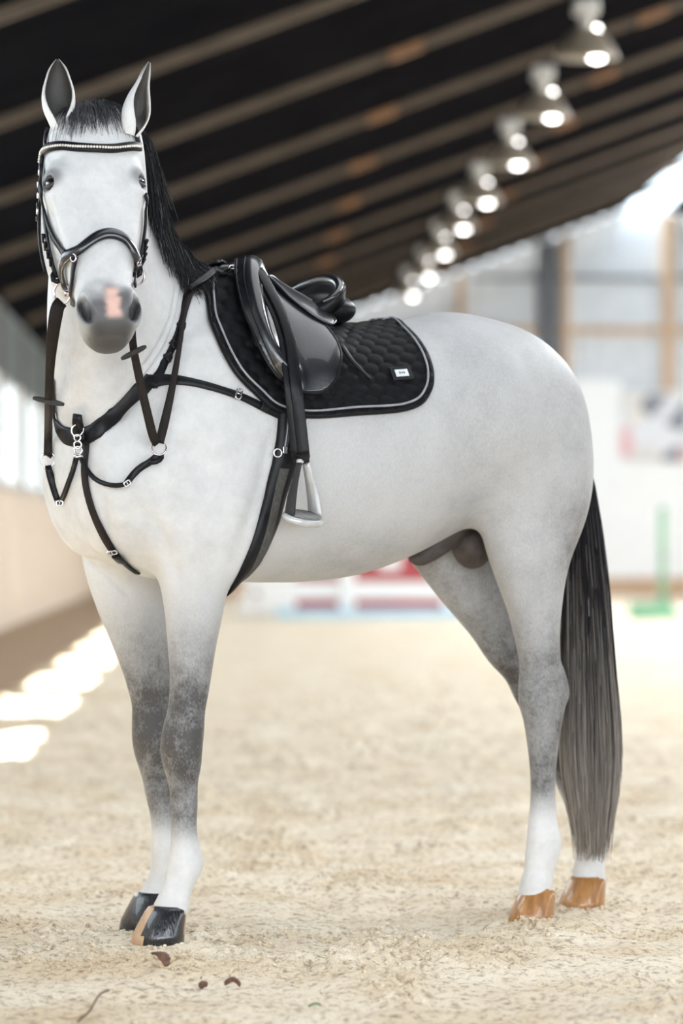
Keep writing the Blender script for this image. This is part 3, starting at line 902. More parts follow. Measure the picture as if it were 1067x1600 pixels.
for s in (1, -1):
    e = np.sqrt(((HU - s * .060 + s * .2 * (HVv - .57)) / .019) ** 2 + ((HVv - .570) / .040) ** 2 + ((HW + .036) / .036) ** 2)
    nos = np.maximum(nos, np.where(is_head, sstep(1.1, .6, e), 0))
col = np.tile(np.array([.625, .625, .628]), (len(BV), 1))
col = col + sstep(.42, .25, bz)[:, None] * (np.array([.73, .725, .72]) - col)
def mixc(f, c):
    global col
    col = col * (1 - f[:, None]) + np.array(c) * f[:, None]
mixc(mz * .90, (.075, .075, .08))
pink = np.where(is_head, sstep(.025, .007, np.abs(HU - .006) + .0035 * vnoise(HVv * 120, HU * 50, 9) + .06 * np.clip(.545 - HVv, 0, 1)) * sstep(.512, .532, HVv) * sstep(.603, .59, HVv) * (HW > -.06), 0)
mixc(pink, (.76, .50, .42))
mixc(ey * .72, (.06, .06, .065))
mixc(nos * .95, (.022, .02, .02))
mixc(np.where(is_head, sstep(.575, .625, HVv) * .85 * sstep(.06, .03, np.abs(HU)), 0.0), (.05, .045, .043))

def coat_mat():
    m = bpy.data.materials.new('grey_coat')
    m.use_nodes = True
    nt = m.node_tree; N = nt.nodes; K = nt.links
    b = N['Principled BSDF']
    b.inputs['Roughness'].default_value = .48
    b.inputs['Specular IOR Level'].default_value = .35
    b.inputs['Sheen Weight'].default_value = .12
    b.inputs['Sheen Roughness'].default_value = .4
    a = N.new('ShaderNodeAttribute'); a.attribute_name = 'coat'
    dk = N.new('ShaderNodeAttribute'); dk.attribute_name = 'dark'
    tc = N.new('ShaderNodeTexCoord')
    n1 = N.new('ShaderNodeTexNoise'); n1.inputs['Scale'].default_value = 14; n1.inputs['Detail'].default_value = 5; n1.inputs['Roughness'].default_value = .75
    n2 = N.new('ShaderNodeTexNoise'); n2.inputs['Scale'].default_value = 270; n2.inputs['Detail'].default_value = 3
    mp = N.new('ShaderNodeMapping'); mp.inputs['Scale'].default_value = (1, 1, .45)
    K.new(tc.outputs['Object'], n1.inputs['Vector'])
    K.new(tc.outputs['Object'], mp.inputs[0]); K.new(mp.outputs[0], n2.inputs['Vector'])
    s1 = N.new('ShaderNodeMath'); s1.operation = 'MULTIPLY_ADD'; s1.inputs[1].default_value = 1.5; s1.inputs[2].default_value = -.75
    K.new(n1.outputs[0], s1.inputs[0])
    s2 = N.new('ShaderNodeMath'); s2.operation = 'MULTIPLY_ADD'; s2.inputs[1].default_value = .62; s2.inputs[2].default_value = -.31
    K.new(n2.outputs[0], s2.inputs[0])
    ad = N.new('ShaderNodeMath'); ad.operation = 'ADD'
    K.new(s1.outputs[0], ad.inputs[0]); K.new(s2.outputs[0], ad.inputs[1])
    # keep the speckle where there is some dark hair
    sp = N.new('ShaderNodeMath'); sp.operation = 'POWER'; sp.inputs[1].default_value = .5; K.new(dk.outputs['Fac'], sp.inputs[0])
    mu = N.new('ShaderNodeMath'); mu.operation = 'MULTIPLY'; K.new(ad.outputs[0], mu.inputs[0]); K.new(sp.outputs[0], mu.inputs[1])
    tot = N.new('ShaderNodeMath'); tot.operation = 'ADD'; tot.use_clamp = True; K.new(mu.outputs[0], tot.inputs[0]); K.new(dk.outputs['Fac'], tot.inputs[1])
    mx = N.new('ShaderNodeMix'); mx.data_type = 'RGBA'
    K.new(tot.outputs[0], mx.inputs[0]); K.new(a.outputs['Color'], mx.inputs[6]); mx.inputs[7].default_value = (.075, .070, .068, 1)
    # faint mottling everywhere
    mm = N.new('ShaderNodeMix'); mm.data_type = 'RGBA'; mm.blend_type = 'MULTIPLY'; mm.inputs[0].default_value = 1
    rp = N.new('ShaderNodeMapRange'); rp.inputs[1].default_value = .3; rp.inputs[2].default_value = .7; rp.inputs[3].default_value = .85; rp.inputs[4].default_value = 1.05
    K.new(n1.outputs[0], rp.inputs[0]); K.new(mx.outputs[2], mm.inputs[6]); K.new(rp.outputs[0], mm.inputs[7])
    K.new(mm.outputs[2], b.inputs['Base Color'])
    bp = N.new('ShaderNodeBump'); bp.inputs['Strength'].default_value = .45; bp.inputs['Distance'].default_value = .003
    n3 = N.new('ShaderNodeTexNoise'); n3.inputs['Scale'].default_value = 420; n3.inputs['Detail'].default_value = 2
    K.new(mp.outputs[0], n3.inputs['Vector'])
    K.new(n3.outputs[0], bp.inputs['Height']); K.new(bp.outputs[0], b.inputs['Normal'])
    return m
M_COAT = coat_mat()
HORSE = empty('horse', P0, HORSE_RZ)
tag(HORSE, 'dapple grey saddled horse standing on the sand with its head turned to the viewer', 'horse')

def paint(o, colors, darks=None):
    me = o.data
    a = me.attributes.new('coat', 'FLOAT_COLOR', 'POINT')
    c = np.ones((len(me.vertices), 4), np.float32); c[:, :3] = colors
    a.data.foreach_set('color', c.ravel())
    d = me.attributes.new('dark', 'FLOAT', 'POINT')
    d.data.foreach_set('value', (np.zeros(len(me.vertices)) if darks is None else np.clip(darks, 0, 1)).astype(np.float32))
body = mesh_obj('body', BV, BF, M_COAT, HORSE)
paint(body, col, dark * (1 - mz) * (1 - ey))
body['label'] = 'white and grey dappled coat, darker on the legs, grey muzzle with a pink snip'

# eyes
M_EYE = pmat('dark_brown_eye', (.018, .010, .007), .04, col2=(.008, .005, .004), nscale=60, spec=.8, coat=1.0)
M_LID = pmat('dark_lid_skin', (.045, .045, .05), .45, bump=.3, bscale=300)
def uvsphere(c, r, ax=None, n=20, m=14):
    mb = MB()
    vs = []; fs = []
    R = np.eye(3) if ax is None else np.asarray(ax)
    r = np.asarray(r if hasattr(r, '__len__') else [r] * 3)
    for i in range(m + 1):
        for k in range(n):
            t = math.pi * i / m; p = 2 * math.pi * k / n
            q = np.array([math.sin(t) * math.cos(p), math.sin(t) * math.sin(p), math.cos(t)]) * r
            vs.append(np.asarray(c) + R.T @ q)
    for i in range(m):
        for k in range(n):
            fs.append((i * n + k, (i + 1) * n + k, (i + 1) * n + (k + 1) % n, i * n + (k + 1) % n))
    return vs, fs
for s in (1, -1):
    e = MB().add(*uvsphere(HP(s * .0995, .212, -.036), .0195)).build('eye', M_EYE, HORSE)
    # upper and lower lids as rolls around the eyeball
    c = HP(s * .0995, .212, -.036)
    o_ = AU * s * .62 + AW * .78; o_ /= np.linalg.norm(o_)
    a_ = np.cross(AV, o_); a_ /= np.linalg.norm(a_)
    up_ = -np.cross(o_, a_) if np.dot(np.cross(o_, a_), AV) > 0 else np.cross(o_, a_)
    for sg, nm in ((1, 'upper_eyelid'), (-1, 'lower_eyelid')):
        pts = []
        for t in np.linspace(-1.25, 1.25, 13):
            el = (.68 if sg > 0 else .60) * math.cos(t * 1.2) * sg
            dirv = o_ * math.cos(t) * math.cos(el) + a_ * math.sin(t) * math.cos(el) + up_ * math.sin(el)
            pts.append(c + dirv * .0198)
        MB().tube(pts, [.002 + .0035 * math.cos(x) for x in np.linspace(-1.5, 1.5, 13)], 8).build(nm, M_LID, e)

# ears
def ear(base_px, tip_px, depth, halfw, open_dir, bend, spread, nm='ear'):
    B = LD(*base_px, depth); T = LD(*tip_px, depth + .015)
    ax = T - B; Ln = np.linalg.norm(ax); ax /= Ln
    od = vec_local(open_dir); od = od - ax * (od @ ax); od /= np.linalg.norm(od)
    sd = np.cross(od, ax)
    bend = vec_local(bend)
    nt_, ns_ = 26, 25
    tt = np.linspace(0, 1, nt_)
    r = hermite([0, .12, .3, .5, .72, .9, 1.0], np.array(halfw), tt) / 655.0
    sp = np.radians(hermite([0, .15, .45, .8, 1], [170, 150, spread, spread * .85, spread * .8], tt))
    V = []; C = []; D = []
    for layer in (0, 1):
        for i, t in enumerate(tt):
            c = B + ax * Ln * t + bend * (t ** 2)
            for k in range(ns_):
                th = (2 * k / (ns_ - 1) - 1) * sp[i]
                rr = max(r[i] - (.0045 if layer else 0) * min(1, (1 - t) * 8 + .2), .0008)
                p = c + rr * (math.sin(th) * sd - math.cos(th) * od * .8)
                V.append(p)
                edge = abs(th) / sp[i]
                if layer == 0:
                    g = .80 - .62 * sstep(.70, .97, np.array([t]))[0] * 1.0
                    C.append((g, g, g * .99)); D.append(.10 + .2 * t)
                else:
                    g = .035 + .60 * sstep(.72, .98, np.array([edge]))[0] + .30 * sstep(.28, .02, np.array([t]))[0]
                    C.append((g * 1.0, g * .93, g * .86)); D.append(.12)
    F_ = []
    n1 = nt_ * ns_
    for i in range(nt_ - 1):
        for k in range(ns_ - 1):
            a = i * ns_ + k
            F_.append((a, a + 1, a + ns_ + 1, a + ns_))
            F_.append((n1 + a, n1 + a + ns_, n1 + a + ns_ + 1, n1 + a + 1))
        for k, sgn in ((0, 1), (ns_ - 1, -1)):
            a = i * ns_ + k
            q = (a, a + ns_, n1 + a + ns_, n1 + a)
            F_.append(q if sgn > 0 else q[::-1])
    for k in range(ns_ - 1):
        a = (nt_ - 1) * ns_ + k
        F_.append((a, a + 1, n1 + a + 1, n1 + a))
    o = mesh_obj(nm, np.array(V), F_, M_COAT, HORSE)
    paint(o, np.array(C), np.array(D))
    return o
ear((94, 203), (86, 92), 9.17, [13, 18, 25, 26, 20, 12, 2.5], (.12, -1, .1), (.006, 0, 0), 118)
ear((204, 212), (231, 97), 9.17, [13, 20, 25, 22, 13, 8, 2.5], (.80, -.62, .1), (.004, 0, 0), 112)

# hooves
M_HOOF = {}
def hoof_mat(nm, base, stripe, rough):
    m = pmat(nm, base, rough, col2=stripe, nscale=9, bump=.25, bscale=40, stretch=(6, 6, .6), coat=.6)
    return m
M_HOOF_D = hoof_mat('dark_oiled_horn', (.012, .013, .017), (.03, .03, .035), .18)
M_HOOF_A = hoof_mat('amber_horn', (.50, .24, .07), (.30, .13, .035), .35)
M_HOOF_T = pmat('pale_horn', (.62, .42, .27), .4, col2=(.45, .28, .16), nscale=30, bump=.2)
def hoof(cx, cy, mat, stripe=None, yaw=0.0, hz=.082, sc=1.0):
    mb = MB(); n = 36
    rows = [(-.01, .010, .074, .069), (.02, .006, .071, .066), (.045, -.002, .065, .061), (hz - .006, -.012, .056, .056), (hz + .004, -.015, .050, .052), (hz + .008, -.015, .036, .04)]
    vs = []; fs = []
    for z, ox, rx, ry in rows:
        for k in range(n):
            a = 2 * math.pi * k / n
            x = math.cos(a); y = math.sin(a)
            rxx = rx * (1.0 if x > 0 else .80)
            zz = z - (.012 * max(0, -x) if z > .05 else 0)
            x2 = ox + x * rxx; y2 = y * ry
            vs.append((cx + sc * (x2 * math.cos(yaw) - y2 * math.sin(yaw)), cy + sc * (x2 * math.sin(yaw) + y2 * math.cos(yaw)), zz))
    for i in range(len(rows) - 1):
        for k in range(n):
            fs.append((i * n + k, i * n + (k + 1) % n, (i + 1) * n + (k + 1) % n, (i + 1) * n + k))
    fs.append(tuple(range(n))[::-1]); fs.append(tuple(range((len(rows) - 1) * n, len(rows) * n)))
    o = mb.add(vs, fs).build('hoof', mat, HORSE)
    if stripe:
        o.data.materials.append(stripe[0])
        for p in o.data.polygons:
            c = p.center
            a = math.degrees(math.atan2(c.y - cy, c.x - cx))
            if any(lo < a < hi for lo, hi in stripe[1]): p.material_index = 1
    return o
hoof(.0, .15, M_HOOF_D, (M_HOOF_T, [(-22, 22), (128, 152)]))
hoof(-.135, -.20, M_HOOF_D, (M_HOOF_T, [(-70, -42)]))
hoof(-1.076, .15, M_HOOF_A, sc=.90)
hoof(-1.376, -.08, M_HOOF_A, (M_HOOF_D, [(132, 168)]), sc=.95)

# sheath between the hind legs
M_SHEATH = pmat('dark_sheath_skin', (.075, .058, .052), .6, col2=(.035, .028, .026), nscale=30, bump=.5, bscale=60)
def blob_chain(pts, rad, n=18, k=22):
    S = catmull(np.c_[np.array(pts, float), np.array(rad, float)], k)
    return MB().tube([p[:3] for p in S], [max(p[3], .002) for p in S], n)
blob_chain([LY(640, 874, .0), LY(652, 872, .0), LY(668, 862, .0), LY(690, 838, .0), LY(715, 800, 0), LY(730, 770, 0)], [.006, .022, .030, .045, .065, .06]).build('sheath', M_SHEATH, HORSE)
vs, fs = uvsphere(LY(738, 852, .0), (.055, .055, .062))
MB().add(vs, fs).build('scrotum', M_SHEATH, HORSE)

# ------------------------------------------------------------------ hair
def strands(name, P, rad, colr, mat, parent, sides=3):
    """P (N,M,3) strand points, rad (N,M), colr (N,M,3) -> one mesh"""
    N_, M_, _ = P.shape
    T = np.gradient(P, axis=1); T /= np.linalg.norm(T, axis=2, keepdims=True) + 1e-9
    ref = np.array([.3, .9, .2]); A = np.cross(T, ref); A /= np.linalg.norm(A, axis=2, keepdims=True) + 1e-9
    B = np.cross(T, A)
    vs = []
    for s in range(sides):
        g = 2 * math.pi * s / sides
        vs.append(P + (A * math.cos(g) + B * math.sin(g)) * rad[..., None])
    V = np.stack(vs, 2).reshape(-1, 3)
    i = np.arange(N_)[:, None, None] * M_ * sides; j = np.arange(M_ - 1)[None, :, None] * sides; s = np.arange(sides)[None, None, :]
    a = i + j + s; b = i + j + (s + 1) % sides
    Fq = np.stack([a, b, b + sides, a + sides], -1).reshape(-1, 4)
    me = bpy.data.meshes.new(name)
    me.vertices.add(len(V)); me.vertices.foreach_set('co', V.astype(np.float32).ravel())
    me.loops.add(Fq.size); me.loops.foreach_set('vertex_index', Fq.astype(np.int32).ravel())
    me.polygons.add(len(Fq)); me.polygons.foreach_set('loop_start', np.arange(0, Fq.size, 4, dtype=np.int32))
    me.polygons.foreach_set('use_smooth', np.ones(len(Fq), bool))
    me.update(calc_edges=True)
    me.materials.append(mat)
    at = me.attributes.new('coat', 'FLOAT_COLOR', 'POINT')
    c = np.ones((len(V), 4), np.float32); c[:, :3] = np.repeat(colr.reshape(-1, 3), sides, 0)
    at.data.foreach_set('color', c.ravel())
    o = bpy.data.objects.new(name, me); COL.objects.link(o); o.parent = parent
    o['kind'] = 'stuff'
    return o
def hair_mat():
    m = bpy.data.materials.new('horse_hair'); m.use_nodes = True
    b = m.node_tree.nodes['Principled BSDF']; b.inputs['Roughness'].default_value = .42; b.inputs['Specular IOR Level'].default_value = .12
    a = m.node_tree.nodes.new('ShaderNodeAttribute'); a.attribute_name = 'coat'
    m.node_tree.links.new(a.outputs['Color'], b.inputs['Base Color'])
    return m
M_HAIR = hair_mat()
def push_out(p, off):
    q, n, _, _ = BVH.find_nearest(Vector(p))
    if q is None: return p
    v = Vector(p) - q
    if v.dot(n) < off: return np.array(q + n * off)
    return p

# tail: a long fall of hair from the dock
NT = 2600; MT = 16
z_ = np.linspace(0, 1, MT)
P = np.zeros((NT, MT, 3)); Cc = np.zeros((NT, MT, 3)); Rr = np.zeros((NT, MT))
for i in range(NT):
    a = rng.uniform(0, 2 * math.pi); q = math.sqrt(rng.uniform())
    f_, l_ = q * math.cos(a), q * math.sin(a)
    length = 1.24 + .07 * rng.normal() - .10 * abs(f_) - (rng.uniform(.1, .7) if rng.uniform() < .25 else 0)
    st = rng.uniform(0, .10)
    z = 1.43 - st - (length - st) * z_
    z = np.maximum(z, .13 + .05 * rng.uniform())
    s = np.clip((1.43 - z) / 1.25, 0, 1)
    wid = hermite([0, .15, .35, .6, .85, 1], [.022, .035, .060, .078, .088, .055], s)
    cx = hermite([0, .08, .2, .4, .7, 1], [-1.205, -1.260, -1.296, -1.318, -1.332, -1.340], s)
    cy = .0 + .012 * s
    wav = .004 * np.sin(s * (9 + 3 * rng.uniform()) + rng.uniform(0, 6))
    P[i, :, 0] = cx + wid * f_ + wav
    P[i, :, 1] = cy + wid * .75 * l_ + wav * .6
    P[i, :, 2] = z
    top = np.array([.016, .015, .017]); tip = np.array([.36, .32, .28])
    m_ = sstep(.45, 1.0, s + .13 * rng.normal())[:, None]
    light = .75 + .5 * rng.uniform()
    grey = rng.uniform() < .12
    Cc[i] = (top * (1 - m_) + tip * m_) * light + (np.array([.16, .15, .15]) * sstep(.2, .5, s)[:, None] if grey else 0)
    Rr[i] = .0014 * (1 - .55 * z_)
strands('tail', P, Rr, Cc, M_HAIR, HORSE)['label'] = 'long tail, near-black at the top fading to pale brown-grey tips'

# mane: laid over to the horse's left
NM = 1700; MM = 12
crest = catmull([HP(.02, -.015, -.15), HP(.02, .0, -.22), *[nearest(p)[0] for p in ((.09, .20, 2.02), (.03, .14, 1.92), (-.03, .08, 1.83), (-.09, .035, 1.76), (-.15, .01, 1.70))]], 60)
P = np.zeros((NM, MM, 3)); Cc = np.zeros((NM, MM, 3)); Rr = np.zeros((NM, MM))
for i in range(NM):
    t = rng.uniform(0, 1)
    r0 = crest[int(t * 59)] + rng.normal(size=3) * .006
    Lh = (.145 + .05 * rng.uniform()) * (1.0 if t < .8 else 1.0 - 1.5 * (t - .8))
    out = .022 + .022 * rng.uniform()
    back = np.array([-.10, 0, 0]) * (.4 + .3 * rng.uniform())
    k = np.linspace(0, 1, MM)
    lift = .02 * rng.uniform()
    pts = r0 + np.outer(np.sin(np.clip(k * 2.0, 0, 1) * 1.57), [-.008, out + .02, 0]) + np.outer(lift * np.sin(k * 3.1), [0, 0, 1]) - np.outer(k ** 1.35 * Lh, [0, 0, 1]) + np.outer(k, back)
    pts += np.outer(k ** 2, rng.normal(size=3) * .010)
    off = .004 + .022 * rng.uniform()
    pts = np.array([p if j == 0 else push_out(p, off) for j, p in enumerate(pts)])
    P[i] = pts
    g = .016 + .03 * rng.uniform() ** 3
    Cc[i] = np.array([g, g, g * 1.06]); Rr[i] = .0013 * (1 - .6 * k)
    if rng.uniform() < .08: Cc[i] *= 5
strands('mane', P, Rr, Cc, M_HAIR, HORSE)['label'] = 'black mane lying over the neck'

# forelock: short tuft between the ears
NF = 700; MF = 9
P = np.zeros((NF, MF, 3)); Cc = np.zeros((NF, MF, 3)); Rr = np.zeros((NF, MF))
for i in range(NF):
    u = rng.normal() * .026
    b = HP(np.clip(u, -.05, .055) + .006, -.028 + .045 * rng.uniform(), -.06 + .03 * rng.uniform())
    b, _n = nearest(b)
    Lh = .05 + .075 * rng.uniform()
    k = np.linspace(0, 1, MF)
    d = AV * 1.0 + AU * (u * 2 + .12 * rng.normal())
    pts = b + np.outer(k * Lh, d) + np.outer(np.sin(k * 2.6) * (.012 + .014 * rng.uniform()), AW) - np.outer(np.sin(k * 1.6) * .010 * rng.uniform(), AV)
    pts = np.array([p if j == 0 else push_out(p, .002 + .008 * (i % 7) / 7) for j, p in enumerate(pts)])
    P[i] = pts
    g = .02 + .05 * rng.uniform() ** 2
    Cc[i] = np.array([g, g, g * 1.1])[None] * (1 + 1.2 * k[:, None]); Rr[i] = .0010 * (1 - .7 * k)
strands('forelock', P, Rr, Cc, M_HAIR, HORSE)['label'] = 'short black forelock'
# ------------------------------------------------------------------ tack
M_LEA = pmat('black_leather', (.006, .006, .0075), .38, col2=(.010, .010, .012), nscale=50, bump=.12, bscale=220, spec=.18, coat=.02)
M_LEAS = pmat('polished_black_leather', (.007, .008, .011), .30, col2=(.012, .013, .017), nscale=30, bump=.05, bscale=160, spec=.7, coat=.5)
M_BRN = pmat('dark_brown_rein_leather', (.013, .008, .006), .55, col2=(.008, .005, .0045), nscale=60, bump=.25, bscale=260, spec=.25)
M_STITCH = pmat('grey_stitching', (.30, .31, .33), .6)
M_QUILT = pmat('black_quilted_cotton', (.006, .006, .008), .55, col2=(.004, .004, .005), nscale=80, bump=.15, bscale=500, spec=.12)
M_PIPE = pmat('silver_grey_piping', (.32, .33, .36), .4, col2=(.24, .25, .28), nscale=40)
M_CHROME = pmat('steel_fittings', (.72, .73, .76), .16, 1.0, col2=(.62, .63, .66), nscale=30)
M_ROSE = pmat('warm_steel_bit', (.70, .60, .62), .18, 1.0, col2=(.60, .50, .53), nscale=30)
M_ELAST = pmat('dark_grey_elastic', (.085, .082, .076), .8, col2=(.055, .055, .052), nscale=120, bump=.4, bscale=400)
M_CRYS = pmat('pale_crystal', (.85, .80, .74), .08, .35, col2=(.65, .58, .52), nscale=200, spec=.8)
M_STIR = pmat('silver_white_stirrup', (.60, .61, .62), .32, .35, col2=(.52, .53, .54), nscale=40)
M_RUB = pmat('black_rubber', (.02, .02, .02), .6, bump=.3, bscale=200)
M_TREAD = pmat('grey_tread', (.30, .30, .28), .7, col2=(.20, .20, .19), nscale=60, bump=.5, bscale=200)

def tack(name, label, cat):
    o = empty(name, P0, HORSE_RZ); return tag(o, label, cat)
def hitc(px, py, cx, cy):
    """as hit(), moving in towards (cx,cy) where the outline is just missed"""
    for k in np.linspace(0, .35, 36):
        h = hit(px + (cx - px) * k, py + (cy - py) * k)
        if h is not None: return h
    return None
def band(pts, nrm, width, thick=.004, name='strap', mat=None, parent=None, round_=True, closed=False):
    """a strap: flat section swept along pts, lying against normals nrm"""
    pts = np.asarray(pts, float); nrm = np.asarray(nrm, float)
    n = len(pts)
    W = np.full(n, width) if np.isscalar(width) else np.interp(np.linspace(0, 1, n), np.linspace(0, 1, len(width)), width)
    T = np.gradient(pts, axis=0)
    if closed: T = np.roll(pts, -1, 0) - np.roll(pts, 1, 0)
    T /= np.linalg.norm(T, axis=1, keepdims=True) + 1e-9
    nrm = nrm - T * (nrm * T).sum(1, keepdims=True)
    nrm /= np.linalg.norm(nrm, axis=1, keepdims=True) + 1e-9
    B = np.cross(T, nrm)
    if round_ == 'pad':
        prof = [(math.cos(a) , math.sin(a)) for a in np.linspace(0, 2 * math.pi, 14, endpoint=False)]
        prof = [(c, s if s > 0 else s * .3) for c, s in prof]
    else:
        prof = [(-1, -.6), (-1, .5), (-.86, 1), (0, 1.08), (.86, 1), (1, .5), (1, -.6), (0, -.6)]
    k = len(prof)
    vs = []
    for i in range(n):
        for a, b in prof:
            vs.append(pts[i] + B[i] * a * W[i] / 2 + nrm[i] * b * thick)
    fs = []
    for i in range(n if closed else n - 1):
        j = (i + 1) % n
        for q in range(k):
            fs.append((i * k + q, j * k + q, j * k + (q + 1) % k, i * k + (q + 1) % k))
    if not closed:
        fs.append(tuple(range(k))); fs.append(tuple(range((n - 1) * k, n * k))[::-1])
    o = MB().add(vs, fs).build(name, mat, parent)
    return o
def surf_path(px, off, ctr=(150, 330), step=7.0, smooth=3):
    px = np.asarray(px, float)
    ln = np.linalg.norm(np.diff(px, axis=0), axis=1).sum()
    Q = catmull(px, max(6, int(ln / step)))
    P = []; N = []
    for q in Q:
        h = hitc(q[0], q[1], *ctr)
        if h is None: continue
        P.append(h[0]); N.append(h[1])
    P = np.array(P); N = np.array(N)
    for _ in range(smooth):
        N[1:-1] = (N[:-2] + 2 * N[1:-1] + N[2:]) / 4
        N /= np.linalg.norm(N, axis=1, keepdims=True)
        D = (P[:-2] + 2 * P[1:-1] + P[2:]) / 4
        P[1:-1] = D
    P = np.array([push_out(p, .001) for p in P])
    return P + N * off, N
PXM = 640.0                                              # pixels to a metre at the horse
def surf_strap(px, wpx, name, mat, parent, off=.003, thick=.0032, ctr=(150, 330), round_=True, step=7.0):
    P, N = surf_path(px, off, ctr, step)
    w = wpx / PXM if np.isscalar(wpx) else np.asarray(wpx) / PXM
    return band(P, N, w, thick, name, mat, parent, round_)
TOCAM = -sight(300, 700)
def free_strap(px, depth_off, wpx, name, mat, parent, thick=.003, nrm=None, step=8.0, round_=True):
    """strap hanging free: spots of the photograph with a distance from the eye each"""
    A = np.c_[np.asarray(px, float), depth_off]
    ln = np.linalg.norm(np.diff(A[:, :2], axis=0), axis=1).sum()
    Q = catmull(A, max(6, int(ln / step)))
    P = np.array([LD(*q) for q in Q])
    N = np.tile(TOCAM if nrm is None else np.asarray(nrm), (len(P), 1))
    return band(P, N, wpx / PXM if np.isscalar(wpx) else np.asarray(wpx) / PXM, thick, name, mat, parent, round_)
def depth_of(p):
    w = P0 + HF * p[0] + HL * p[1] + np.array([0, 0, p[2]]) - _C
    return float(w @ _fw)
def dhit(px, py, add=0.0, ctr=(200, 600)):
    return depth_of(hitc(px, py, *ctr)[0]) - add
def buckle(c, T, N, w, h, parent, name='buckle', r=.0022, mat=None):
    T = np.asarray(T) / np.linalg.norm(T); N = np.asarray(N) / np.linalg.norm(N); B = np.cross(T, N)
    c = np.asarray(c) + N * .004
    pts = []
    for a in np.linspace(0, 2 * math.pi, 24, endpoint=False):
        ca, sa = math.cos(a), math.sin(a)
        x = np.sign(ca) * abs(ca) ** .5 * h / 2; y = np.sign(sa) * abs(sa) ** .5 * w / 2
        pts.append(c + T * x + B * y)
    mb = MB().tube(pts, r, 8, closed=True)
    mb.tube([c - T * h * .5, c + T * h * .55 + N * .002], r * .7, 6)
    return mb.build(name, mat or M_CHROME, parent)

# ---- a roll-out of the trunk: lx along the back, phi round it from the spine
ZC = 1.25
def roll(lx, phi, off=0.0):
    d = np.array([0, math.sin(phi), math.cos(phi)])
    o = np.array([lx, 0, ZC]) + d * .9
    p, n, i, _ = BVH.ray_cast(Vector(o), Vector(-d))
    if p is None: return np.array([lx, 0, ZC]) + d * .3, d
    n = np.array(n)
    if n @ d < 0: n = -n
    return np.array(p) + n * off, n
def unroll(px, py, ctr=(500, 700)):
    p = hitc(px, py, *ctr)[0]
    return p[0], math.atan2(p[1], p[2] - ZC)
def inside(poly, x, y):
    c = np.zeros(x.shape, bool); j = len(poly) - 1
    for i in range(len(poly)):
        xi, yi = poly[i]; xj, yj = poly[j]
        c ^= ((yi > y) != (yj > y)) & (x < (xj - xi) * (y - yi) / (yj - yi + 1e-12) + xi)
        j = i
    return c
ROLLC = {}
RLX = np.linspace(-.85, -.05, 121); RPH = np.linspace(-math.pi, math.pi, 241)
RTAB = np.zeros((121, 241, 6))
for i, a in enumerate(RLX):
    for j, b in enumerate(RPH):
        p, n = roll(a, b)
        if p[2] < .80: p = np.array([a, .37 * math.sin(b), ZC + .37 * math.cos(b)]); n = np.array([0, math.sin(b), math.cos(b)])
        RTAB[i, j, :3] = p; RTAB[i, j, 3:] = n
RTAB[:, :120] = RTAB[:, :120:-1] * [1, -1, 1, 1, -1, 1]
for _ in range(4):                                      # tack bridges small hollows
    T_ = RTAB.copy()
    T_[1:-1] = (RTAB[:-2] + 2 * RTAB[1:-1] + RTAB[2:]) / 4
    T2 = T_.copy(); T2[:, 1:-1] = (T_[:, :-2] + 2 * T_[:, 1:-1] + T_[:, 2:]) / 4
    RTAB = T2
def rollv(lx, ph):
    """vectorised roll-out lookup"""
    u = np.clip((lx - RLX[0]) / (RLX[1] - RLX[0]), 0, 119.999); v = np.clip((ph - RPH[0]) / (RPH[1] - RPH[0]), 0, 239.999)
    i = u.astype(int); j = v.astype(int); u = (u - i)[..., None]; v = (v - j)[..., None]
    R = RTAB[i, j] * (1 - u) * (1 - v) + RTAB[i + 1, j] * u * (1 - v) + RTAB[i, j + 1] * (1 - u) * v + RTAB[i + 1, j + 1] * u * v
    n = R[..., 3:]; n = n / np.linalg.norm(n, axis=-1, keepdims=True)
    return R[..., :3], n
